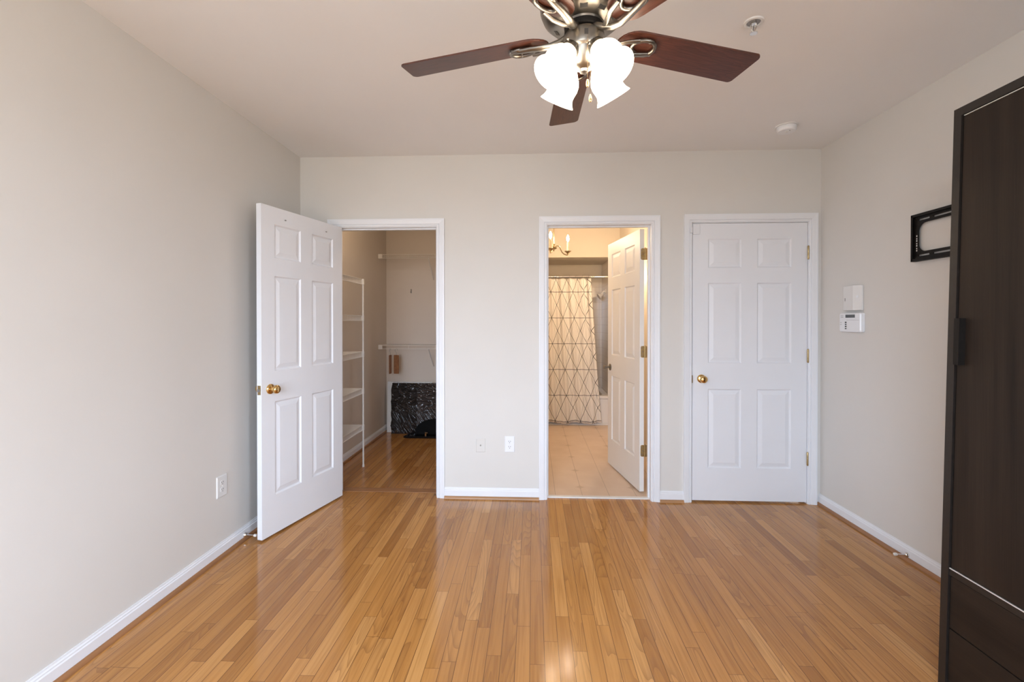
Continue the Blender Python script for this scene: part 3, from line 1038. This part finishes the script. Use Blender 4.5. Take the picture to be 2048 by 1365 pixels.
# ------------------------------------------------------------------ door stops
def door_stop(label, base, out):
    t = thing('door_stop', label, 'door stop', base, 0.0, 'baseboard door stops')
    finish('base_cup', MB().lathe([(0, 0), (0.0135, 0), (0.0135, 0.004), (0.0095, 0.012), (0.0055, 0.016), (0, 0.017)], base, out, 18), 'chrome', t, smooth=40)
    finish('rod', MB().lathe([(0, 0.014), (0.0036, 0.014), (0.0032, 0.060), (0.005, 0.066), (0, 0.066)], base, out, 12), 'chrome', t, smooth=40)
    finish('rubber_tip', MB().lathe([(0, 0.063), (0.0078, 0.063), (0.0085, 0.068), (0.0078, 0.077), (0.004, 0.080), (0, 0.080)], base, out, 16), 'rubber', t, smooth=40)['label'] = 'white rubber tip'
    return t


door_stop('metal door stop on the left baseboard behind the open closet door', (XL(-0.71) + 0.012, -0.71, 0.030), (1, -0.08, 0))
door_stop('metal door stop on the right baseboard beside the dark wardrobe', (XR(-0.77) - 0.012, -0.775, 0.032), (-1, -0.10, 0.06))

# ------------------------------------------------------------------ alarm keypad and box above it (right wall)
rx = XR(-0.33)
kp = thing('alarm_keypad', 'white alarm keypad with grey display on the right wall beside the closed door', 'keypad', (rx, -0.337, 1.254))
yc, zc_ = -0.337, 1.316


def on_right(pts, x):
    return [(x, y, z) for y, z in pts]


o = [(-(a), b) for a, b in round_rect(0.196, 0.126, 0.012)]
m = MB()
m.rings([on_right([(yc + a, zc_ + b) for a, b in o], rx), on_right([(yc + a, zc_ + b) for a, b in o], rx - 0.022), on_right([(yc + a * 0.95, zc_ + b * 0.93) for a, b in o], rx - 0.029)])
finish('keypad_body', m, 'plastic_bright', kp, bevel=0.001)
x1 = rx - 0.029
finish('display', MB().box((x1 - 0.0015, yc + 0.035, 1.347), (x1, yc - 0.050, 1.367)), 'lcd', kp)
finish('seam', MB().box((x1 - 0.0006, yc + 0.03, 1.3315), (x1, yc - 0.088, 1.3325)), 'grey', kp)
for i in range(3):
    finish('speaker_slot', MB().box((x1 - 0.0006, yc + 0.082, 1.3475 + i * 0.0075), (x1, yc + 0.056, 1.3495 + i * 0.0075)), 'grey', kp)
for i in range(4):
    finish('button', MB().box((x1 - 0.002, yc + 0.040, 1.313 - i * 0.0135), (x1, yc + 0.026, 1.321 - i * 0.0135)), 'dark' if i % 2 == 0 else 'lcd', kp, bevel=0.001)
for i in range(2):
    finish('printed_marking', MB().box((x1 - 0.0005, yc + 0.086, 1.3145 - i * 0.013), (x1, yc + 0.074, 1.317 - i * 0.013)), 'grey', kp)
bx = thing('control_box', 'tall white plastic box mounted just above the alarm keypad', 'wall box', (rx, -0.352, 1.395))
m = MB()
y0, y1 = -0.278, -0.424
for_z = (1.394, 1.553)
m.extrude([(rx, y0, for_z[0]), (rx - 0.030, y0, for_z[0]), (rx - 0.036, -0.378, for_z[0]), (rx - 0.014, y1, for_z[0]), (rx, y1, for_z[0])], (0, 0, for_z[1] - for_z[0]))
finish('box_body', m, 'plastic', bx, bevel=0.003)
finish('latch', MB().extrude([(rx - 0.027, -0.396, 1.474), (rx - 0.022, -0.408, 1.474), (rx - 0.024, -0.409, 1.474), (rx - 0.029, -0.397, 1.474)], (0, 0, 0.014)), 'plastic_bright', bx)
finish('printed_marking', MB().box((rx - 0.0325, -0.297, 1.455), (rx - 0.029, -0.303, 1.475)), 'grey', bx)

# ------------------------------------------------------------------ tv wall bracket (right wall, running behind the wardrobe)
tvx = XR(-1.0)
tv = thing('tv_wall_bracket', 'black steel television wall bracket partly hidden behind the wardrobe', 'tv bracket', (tvx, -1.1, 1.649))
YA, YB, ZA, ZB = -0.806, -1.40, 1.650, 1.894


def bracket_plate():
    """flat plate with a large rounded opening and slots, built as a grid of prisms"""
    m = MB()
    t0, t1 = tvx - 0.014, tvx - 0.017

    def slab(ya, yb, za, zb):
        m.box((t1, ya, za), (t0, yb, zb))
    # outer border bars; slots are left between them
    slab(YA, YA - 0.034, ZA, ZB)
    slab(YB + 0.034, YB, ZA, ZB)
    ys = [YA - 0.034, YA - 0.100, YA - 0.125, YA - 0.300, YA - 0.325, YB + 0.034]
    for z0, z1, z2, z3 in ((ZA, ZA + 0.022, ZA + 0.031, ZA + 0.046), (ZB, ZB - 0.022, ZB - 0.031, ZB - 0.046)):
        slab(YA - 0.034, YB + 0.034, z0, z1)
        slab(YA - 0.034, YB + 0.034, z2, z3)
        slab(YA - 0.100, YA - 0.125, z1, z2)
        slab(YA - 0.300, YA - 0.325, z1, z2)
    # rounded inner corners of the opening
    R = 0.042
    for yc_, sy in ((YA - 0.034, -1), (YB + 0.034, 1)):
        for zc2, sz in ((ZA + 0.046, 1), (ZB - 0.046, -1)):
            pts = [(t0, yc_, zc2)]
            for i in range(9):
                a = PI / 2 * i / 8
                pts.append((t0, yc_ + sy * (R - R * math.sin(a)), zc2 + sz * (R - R * math.cos(a))))
            m.extrude(pts, (t1 - t0, 0, 0))
    return m


finish('mounting_plate', bracket_plate(), 'black_metal', tv)
fl = MB()
fl.box((tvx - 0.030, YA + 0.002, ZA - 0.004), (tvx, YA, ZB + 0.004))
fl.box((tvx - 0.030, YB, ZA - 0.004), (tvx, YB - 0.002, ZB + 0.004))
fl.box((tvx - 0.030, YA, ZB), (tvx, YB, ZB + 0.004))
fl.box((tvx - 0.030, YA, ZA - 0.004), (tvx, YB, ZA))
fl.box((tvx - 0.031, YA, ZA), (tvx - 0.029, YA - 0.010, ZB))
fl.box((tvx - 0.031, YA, ZB - 0.010), (tvx - 0.029, YB, ZB))
fl.box((tvx - 0.031, YA, ZA), (tvx - 0.029, YB, ZA + 0.010))
finish('flange', fl, 'black_metal', tv)
for z in (ZA + 0.012, ZB - 0.014):
    finish('screw', MB().lathe([(0, 0), (0.004, 0), (0.003, 0.003), (0, 0.003)], (tvx - 0.017, YA - 0.014, z), (-1, 0, 0), 10), 'chrome', tv)
for i in range(7):
    finish('printed_marking', MB().box((tvx - 0.0176, YA - 0.019, 1.700 + i * 0.013), (tvx - 0.017, YA - 0.025, 1.709 + i * 0.013 - 0.003 * (i % 2))), 'plastic', tv)

# ------------------------------------------------------------------ wardrobe (right foreground)
wx, wy0, wy1, wh, wback = 1.470, -1.668, -2.470, 2.059, 2.045
RACK = 0.0243           # the flat-pack carcass stands a little out of square


def rk(x, y, z):
    return (x, y - RACK * z, z)


wd = thing('wardrobe', 'tall dark espresso wardrobe with doors above two drawers against the right wall', 'wardrobe', (wx, wy0, 0))
fr = MB()
fr.box((wx, wy0, 0), (wback, wy0 - 0.028, wh), rk)
fr.box((wx, wy1, 0), (wback, wy1 + 0.028, wh), rk)
fr.box((wx, wy0 - 0.028, wh - 0.028), (wback, wy1 + 0.028, wh), rk)
fr.box((wx + 0.004, wy0 - 0.028, 0.424), (wback, wy1 + 0.028, 0.448), rk)
fr.box((wx + 0.01, wy0 - 0.028, 0.0), (wback, wy1 + 0.028, 0.045), rk)
fr.box((wback - 0.006, wy0 - 0.028, 0.04), (wback, wy1 + 0.028, wh - 0.02), rk)
finish('carcass', fr, 'esp_frame', wd, bevel=0.0012)
mid = (wy0 + wy1) / 2
finish('edge_strip', MB().box((wx + 0.001, wy0 - 0.030, 0.4482), (wx + 0.0055, wy1 + 0.030, 0.4510), rk), 'alloy_glint', wd)['label'] = 'pale strip standing in for light on the door top edge'
finish('edge_strip', MB().box((wx + 0.0045, wy0 - 0.033, wh - 0.0325), (wx + 0.0075, wy1 + 0.033, wh - 0.0300), rk), 'alloy_glint', wd)['label'] = 'pale strip standing in for light on the door top edge'  # highlight along the door tops, built as a pale strip
for ya, yb, hy in ((wy0 - 0.031, mid + 0.0015, wy0 - 0.040), (mid - 0.0015, wy1 + 0.031, wy1 + 0.052)):
    dd = finish('door', MB().box((wx + 0.006, ya, 0.452), (wx + 0.024, yb, wh - 0.033), rk), 'esp_v', wd, bevel=0.0015)
    hd_ = MB().box((wx - 0.016, hy, 1.172), (wx - 0.012, hy - 0.020, 1.333), rk)
    hd_.box((wx - 0.016, hy - 0.016, 1.172), (wx + 0.008, hy - 0.020, 1.333), rk)
    finish('handle', hd_, 'black_metal', dd, bevel=0.0008)
for z0, z1 in ((0.236, 0.421), (0.048, 0.232)):
    finish('drawer', MB().box((wx + 0.006, wy0 - 0.031, z0), (wx + 0.024, wy1 + 0.031, z1), rk), 'esp_h', wd, bevel=0.0015)

# ------------------------------------------------------------------ closet contents
# narrow wire shelf rack on the closet's left wall
rack = thing('wire_shelf_rack', 'narrow five-tier white wire shelf rack on the closet side wall', 'shelf rack', (CX0, 0.69, 0))
PX, PY = -1.540, 0.69
finish('pole', MB().lathe([(0, 0), (0.010, 0), (0.010, 0.02), (0.0075, 0.022), (0.0075, 1.70), (0, 1.702)], (PX, PY - 0.006, 0.0), (0, 0, 1), 14), 'wire', rack, smooth=40)
for z in (1.683, 1.353, 1.025, 0.691, 0.358):
    m = MB()
    y0, y1 = 0.135, PY
    xf = PX - 0.004
    zt = z + 0.023
    for (x, zz) in ((CX0 + 0.006, zt), (CX0 + 0.12, zt - 0.005), (xf, zt), (xf, z - 0.023)):
        m.tube([(x, y0, zz), (x, y1, zz)], 0.0030, 6)
    n = int((y1 - y0) / 0.0127)
    for i in range(n + 1):
        y = y0 + (y1 - y0) * i / n
        m.tube([(CX0 + 0.002, y, zt), (xf, y, zt), (xf, y, z - 0.023)], 0.0017, 4)
    s = finish('wire_shelf', m, 'wire', rack)
    cl = MB().box((PX - 0.013, PY - 0.018, z - 0.026), (PX + 0.010, PY + 0.006, z + 0.026))
    finish('pole_clip', cl, 'wire', s, bevel=0.003)


def hang_shelf(label, z, lipx1):
    t = thing('wire_closet_shelf', label, 'shelf', (CX0, CY, z), 0.0, 'wire shelves on the closet back wall')
    m = MB()
    yf = 1.765
    for y, zz in ((CY - 0.006, z + 0.02), (1.90, z + 0.015), (yf, z + 0.02), (yf, z - 0.02)):
        m.tube([(CX0 + 0.012, y, zz), (lipx1, y, zz)], 0.0032, 6)
    n = int((lipx1 - CX0) / 0.0254)
    for i in range(1, n):
        x = CX0 + i * 0.0254
        m.tube([(x, CY - 0.003, z + 0.02), (x, yf, z + 0.02)], 0.0016, 4)
    for i in range(1, n, 12):
        x = CX0 + 0.02 + i * 0.0254
        m.tube([(x, yf, z + 0.02), (x, yf, z - 0.02)], 0.0022, 5)
    finish('wire_deck', m, 'wire', t)
    finish('end_bracket', MB().box((CX0, yf - 0.008, z - 0.026), (CX0 + 0.045, yf + 0.012, z + 0.026)), 'wire', t, bevel=0.003)
    for bxx in (-1.188,):
        finish('support_brace', MB().tube([(bxx, yf, z - 0.02), (bxx - 0.003, 1.80, z - 0.05), (bxx - 0.004, CY - 0.005, z - 0.245)], 0.0055, 8), 'wire', t, smooth=40)
    return t


hang_shelf('white wire shelf high on the closet back wall, nothing on it', 2.070, CX1 - 0.004)
hang_shelf('white wire shelf lower on the closet back wall with wooden blocks hanging', 1.030, CX1 - 0.004)


def hanger_block(label, x, y, rz, w):
    t = thing('cedar_hanging_block', label, 'hanging block', (x, y, 0.72), rz, 'cedar blocks on the lower closet shelf')
    o = [(a, 0.0, 0.112 + b) for a, b in round_rect(w, 0.215, 0.006)]
    finish('wooden_block', MB().extrude([(q[0], -0.005, q[2]) for q in o], (0, 0.010, 0)), 'cedar', t, bevel=0.001, local=True)
    hk = [(0, 0, 0.218), (0, 0, 0.245), (-0.010, 0, 0.258), (-0.016, 0, 0.272), (-0.012, 0, 0.286), (0, 0, 0.2925), (0.012, 0, 0.286), (0.015, 0, 0.274)]
    finish('wire_hook', MB().tube(hk, 0.0021, 6), 'grey', t, smooth=60, local=True)
    return t


hanger_block('thin edge-on cedar block hanging from the lower closet shelf', -1.633, 1.765, math.radians(86), 0.062)
hanger_block('flat cedar block facing out, hanging from the lower closet shelf', -1.562, 1.765, math.radians(-14), 0.062)

hk = thing('wall_hook', 'small grey metal hook on the closet back wall between the shelves', 'hook', (-1.466, CY, 1.665))
finish('back_plate', MB().box((-1.473, CY - 0.003, 1.665), (-1.459, CY, 1.715)), 'nickel', hk, bevel=0.001)
finish('prong', MB().tube([(-1.466, CY - 0.003, 1.705), (-1.466, CY - 0.014, 1.690), (-1.466, CY - 0.020, 1.674), (-1.466, CY - 0.026, 1.682)], 0.004, 8), 'grey', hk, smooth=50)

# boards leaning on the closet back wall
tag(finish('foam_board', MB().hexa([(-1.742, 1.972, 0.0), (-1.20, 1.972, 0.0), (-1.20, 1.992, 0.0), (-1.742, 1.992, 0.0), (-1.742, 2.008, 0.60), (-1.20, 2.008, 0.60), (-1.20, 2.028, 0.60), (-1.742, 2.028, 0.60)]),
           'foam', bevel=0.002), 'white foam board standing behind the wrapped black panel in the closet', 'board')
m = MB()
NXw, NZw = 60, 44
xa, xb = -1.672, -0.62


def wrap_pt(i, j, back):
    u, v = i / NXw, j / NZw
    rnd = random.Random(i * 131 + j)
    x = xa + (xb - xa) * u
    z = 0.001 + 0.592 * v
    y = 1.905 + 0.045 * v
    edge = min(u, v, 1 - u, 1 - v)
    amp = 0.004 if edge > 0.01 else 0.0015
    dy = amp * (math.sin(x * 60 + 9 * math.sin(z * 23)) * 0.5 + math.sin(z * 90 + 6 * math.sin(x * 14)) * 0.6 + rnd.uniform(-0.12, 0.12))
    dx = (0.006 * math.sin(z * 46) + rnd.uniform(-0.003, 0.003)) if u in (0, 1) else 0
    return (x + dx, y + (0.056 if back else 0.0) - (abs(dy) if not back else 0), z)


fv = [[m.bm.verts.new(wrap_pt(i, j, False)) for j in range(NZw + 1)] for i in range(NXw + 1)]
bv = [[m.bm.verts.new(wrap_pt(i, j, True)) for j in (0, NZw)] for i in (0, NXw)]
for i in range(NXw):
    for j in range(NZw):
        m.bm.faces.new((fv[i][j], fv[i + 1][j], fv[i + 1][j + 1], fv[i][j + 1]))
m.bm.faces.new([bv[0][0], bv[0][1], bv[1][1], bv[1][0]])
m.bm.faces.new([fv[0][j] for j in range(NZw + 1)] + [bv[0][1], bv[0][0]])
m.bm.faces.new([fv[NXw][j] for j in range(NZw, -1, -1)] + [bv[1][0], bv[1][1]])
m.bm.faces.new([fv[i][NZw] for i in range(NXw + 1)] + [bv[1][1], bv[0][1]])
m.bm.faces.new([fv[i][0] for i in range(NXw, -1, -1)] + [bv[0][0], bv[1][0]])
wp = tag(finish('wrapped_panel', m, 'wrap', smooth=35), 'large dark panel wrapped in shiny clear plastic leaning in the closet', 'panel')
st = thing('stand_base', 'glossy black flat base with small chrome bracket on the closet floor', 'stand base', (-1.15, 1.77, 0))
o = [(-1.455 + 0.02, 1.70, 0), (-0.80, 1.70, 0), (-0.78, 1.72, 0), (-0.80, 1.885, 0), (-1.425, 1.885, 0), (-1.470, 1.72, 0)]
finish('base_plate', MB().extrude(o, (0, 0, 0.022)), 'black_gloss', st, bevel=0.004)
nk = MB().box((-1.222, 1.716, 0.022), (-1.204, 1.724, 0.068))
nk.box((-1.222, 1.716, 0.056), (-1.19, 1.724, 0.066))
finish('metal_tab', nk, 'chrome', st, bevel=0.001)
o = []
for i in range(17):
    a = PI * i / 16
    o.append((-1.12 + 0.235 * math.cos(a), 1.80 + 0.035 * (0.05 + 0.12 * math.sin(a)) / 0.2, 0.045 + 0.145 * math.sin(a) ** 0.8))
o += [(-1.34, 1.80, 0.0225), (-0.90, 1.80, 0.0225)]
tag(finish('rounded_plate', MB().extrude(o, (0, 0.02, 0)), 'black_matte', bevel=0.003), 'matte black half-round plate standing on the glossy black base', 'plate')

# ------------------------------------------------------------------ bathroom contents
# bathtub
tb = thing('bathtub', 'glossy white bathtub behind the patterned shower curtain', 'bathtub', (0.42, TY, 0.006))
m = MB()
X0, X1, Y0, Y1, ZT = BX0 + 0.002, 0.988, TY, BY - 0.014, 0.373


def rr(x0, x1, y0, y1, r, z, n=6):
    cx_, cy_ = (x0 + x1) / 2, (y0 + y1) / 2
    return [(cx_ + a, cy_ + b, z) for a, b in round_rect(x1 - x0, y1 - y0, r, n)]


m.rings([rr(X0, X1, Y0 + 0.012, Y1, 0.004, 0.006), rr(X0, X1, Y0 + 0.012, Y1, 0.004, 0.335), rr(X0, X1, Y0, Y1, 0.006, 0.345), rr(X0, X1, Y0, Y1, 0.008, ZT - 0.006), rr(X0 + 0.006, X1 - 0.006, Y0 + 0.006, Y1 - 0.006, 0.01, ZT),
         rr(X0 + 0.08, X1 - 0.08, Y0 + 0.075, Y1 - 0.06, 0.10, ZT), rr(X0 + 0.09, X1 - 0.09, Y0 + 0.085, Y1 - 0.07, 0.10, ZT - 0.012), rr(X0 + 0.16, X1 - 0.14, Y0 + 0.13, Y1 - 0.12, 0.12, 0.09)])
finish('tub_shell', m, 'tub', tb, smooth=35)
m = MB().box((X0, TY - 0.016, 0.006), (X1, TY + 0.012, 0.024))
finish('base_trim', m, 'tub', tb, bevel=0.004)

rod = thing('curtain_rod', 'chrome shower curtain rod spanning the tub alcove', 'curtain rod', (0.4, TY + 0.05, 1.895))
RY = TY + 0.03
finish('tube', MB().lathe([(0, 0), (0.0125, 0), (0.0125, 0.99 - BX0), (0, 0.99 - BX0)], (BX0, RY, 1.895), (1, 0, 0), 16), 'chrome', rod, smooth=40)
for x, s in ((BX0, 1), (0.99, -1)):
    finish('end_flange', MB().lathe([(0, 0), (0.03, 0), (0.028, 0.006), (0.016, 0.012), (0, 0.013)], (x, RY, 1.895), (s, 0, 0), 20), 'chrome', rod, smooth=40)

cu = thing('shower_curtain', 'white shower curtain with black triangle line pattern hanging at the tub', 'shower curtain', (0.3, TY - 0.03, 0.03))
m = MB()
NU, NV = 220, 46
uvl = m.bm.loops.layers.uv.new('UVMap')
ZB_, ZT_ = 0.036, 1.868
grid = []
XLft = -0.13
# fold curve parameter s 0..1 -> x fraction and depth
for j in range(NV + 1):
    v = j / NV
    z = ZB_ + (ZT_ - ZB_) * v
    xr = 0.870 + (0.722 - 0.870) * (v ** 0.85)
    row = []
    for i in range(NU + 1):
        s = i / NU
        x = XLft + (xr - XLft) * s
        amp = 0.013 + 0.010 * v
        # the last folds near the free edge are deeper at the top
        tail = max(0.0, (s - 0.80) / 0.20)
        y = amp * math.sin(s * 2 * PI * 6.5 + 0.6 * math.sin(3 * v)) + 0.008 * math.sin(s * 2 * PI * 15.0 + 2 * v)
        y += tail * v * 0.030 * math.sin(s * 2 * PI * 17.0)
        x += tail * v * 0.012 * math.sin(s * 2 * PI * 17.0 + 1.4)
        zz = z + (0.010 * math.sin(s * 2 * PI * 3.2 + 0.5) * (1 - v) if j < 6 else 0.0)
        if j == NV:
            zz -= 0.010 * (0.5 - 0.5 * math.cos(s * 2 * PI * 10))
        row.append(m.bm.verts.new((x, TY - 0.045 + y, zz)))
    grid.append(row)
for j in range(NV):
    for i in range(NU):
        f = m.bm.faces.new((grid[j][i], grid[j][i + 1], grid[j + 1][i + 1], grid[j + 1][i]))
        for lp_, (a, b) in zip(f.loops, ((i, j), (i + 1, j), (i + 1, j + 1), (i, j + 1))):
            # pattern widens a little with the cloth: 7 repeats over the full width
            lp_[uvl].uv = ((1.0 - a / NU) * 6.27 * 0.152 + 0.05, ZB_ + (ZT_ - ZB_) * b / NV - 0.062)
cob = finish('cloth', m, 'curtain', cu, smooth=80)
sol = cob.modifiers.new('thickness', 'SOLIDIFY')
sol.thickness = 0.0012
for i in range(11):
    x = XLft + 0.02 + (0.715 - XLft - 0.02) * i / 10
    pts = [(x, RY - 0.022 + 0.034 * math.cos(q * PI / 8) * 1.0, 1.887 + 0.030 * math.sin(q * PI / 8)) for q in range(16)]
    finish('curtain_ring', MB().loop(pts, 0.0016, 6), 'chrome', cu, smooth=60)

shd = thing('bath_shower', 'white shower head on a short arm at the tub alcove end wall', 'shower', (0.99, 2.85, 1.70))
finish('arm', MB().tube([(0.99, 2.85, 1.735), (0.965, 2.85, 1.735), (0.94, 2.85, 1.715), (0.925, 2.85, 1.69)], 0.011, 12), 'tub', shd, smooth=50)
finish('head', MB().lathe([(0, -0.05), (0.014, -0.05), (0.018, -0.03), (0.026, -0.01), (0.042, 0.012), (0.045, 0.022), (0.040, 0.027), (0, 0.028)], (0.915, 2.85, 1.672), (-0.75, -0.1, -0.5), 24), 'tub', shd, smooth=40)
finish('flange', MB().lathe([(0, 0), (0.03, 0), (0.028, 0.006), (0.012, 0.012), (0, 0.012)], (0.99, 2.85, 1.735), (-1, 0, 0), 20), 'tub', shd, smooth=40)

# chandelier
HX, HY = 0.210, 1.20
chd = thing('chandelier', 'small aged brass candle chandelier hanging in the bathroom', 'chandelier', (HX, HY, H))
finish('canopy', MB().lathe([(0, 0), (0.055, 0), (0.050, -0.012), (0.02, -0.03), (0, -0.03)], (HX, HY, H), (0, 0, 1), 28), 'bronze', chd, smooth=40)
finish('stem', MB().lathe([(0, 2.09), (0.0055, 2.09), (0.0055, H - 0.02), (0, H - 0.02)], (HX, HY, 0), (0, 0, 1), 12), 'bronze', chd, smooth=40)
finish('hub', MB().lathe([(0, 2.028), (0.006, 2.029), (0.008, 2.036), (0.005, 2.044), (0.020, 2.050), (0.034, 2.060), (0.034, 2.066), (0.020, 2.074), (0.012, 2.086), (0.016, 2.094), (0.010, 2.102), (0, 2.104)], (HX, HY, 0), (0, 0, 1), 24), 'bronze', chd, smooth=40)
for deg in (15, 135, 255):
    a = math.radians(deg)
    ca, sa = math.cos(a), math.sin(a)

    def P(r, z):
        return (HX + r * ca, HY + r * sa, z)
    R = 0.148
    arm = [(0.015, 2.072), (0.032, 2.083), (0.050, 2.084), (0.064, 2.070), (0.074, 2.046), (0.086, 2.022), (0.104, 2.005), (0.126, 1.996), (0.142, 1.993), (0.150, 1.999), (R, 2.010)]
    finish('arm', MB().tube([P(*q) for q in arm], [0.0055] * 9 + [0.006, 0.006], 10), 'bronze', chd, smooth=60)
    finish('drip_pan', MB().lathe([(0, -0.022), (0.008, -0.022), (0.010, -0.014), (0.016, -0.008), (0.031, 0.005), (0.036, 0.009), (0.031, 0.0075), (0.015, 0.001), (0, 0.001)], P(R, 2.024), (0, 0, 1), 24), 'bronze', chd, smooth=40)
    cn = finish('candle', MB().lathe([(0, 0), (0.0095, 0), (0.0095, 0.100), (0.006, 0.102), (0.006, 0.108), (0, 0.108)], P(R, 2.024), (0, 0, 1), 16), 'candle', chd, smooth=40)
    finish('bulb', MB().lathe([(0, 0.0), (0.006, 0.0), (0.010, 0.010), (0.0145, 0.026), (0.012, 0.042), (0.006, 0.056), (0.0, 0.068)], P(R, 2.132), (0, 0, 1), 16), 'flame', cn, smooth=60)['label'] = 'lit candle-shaped bulb'
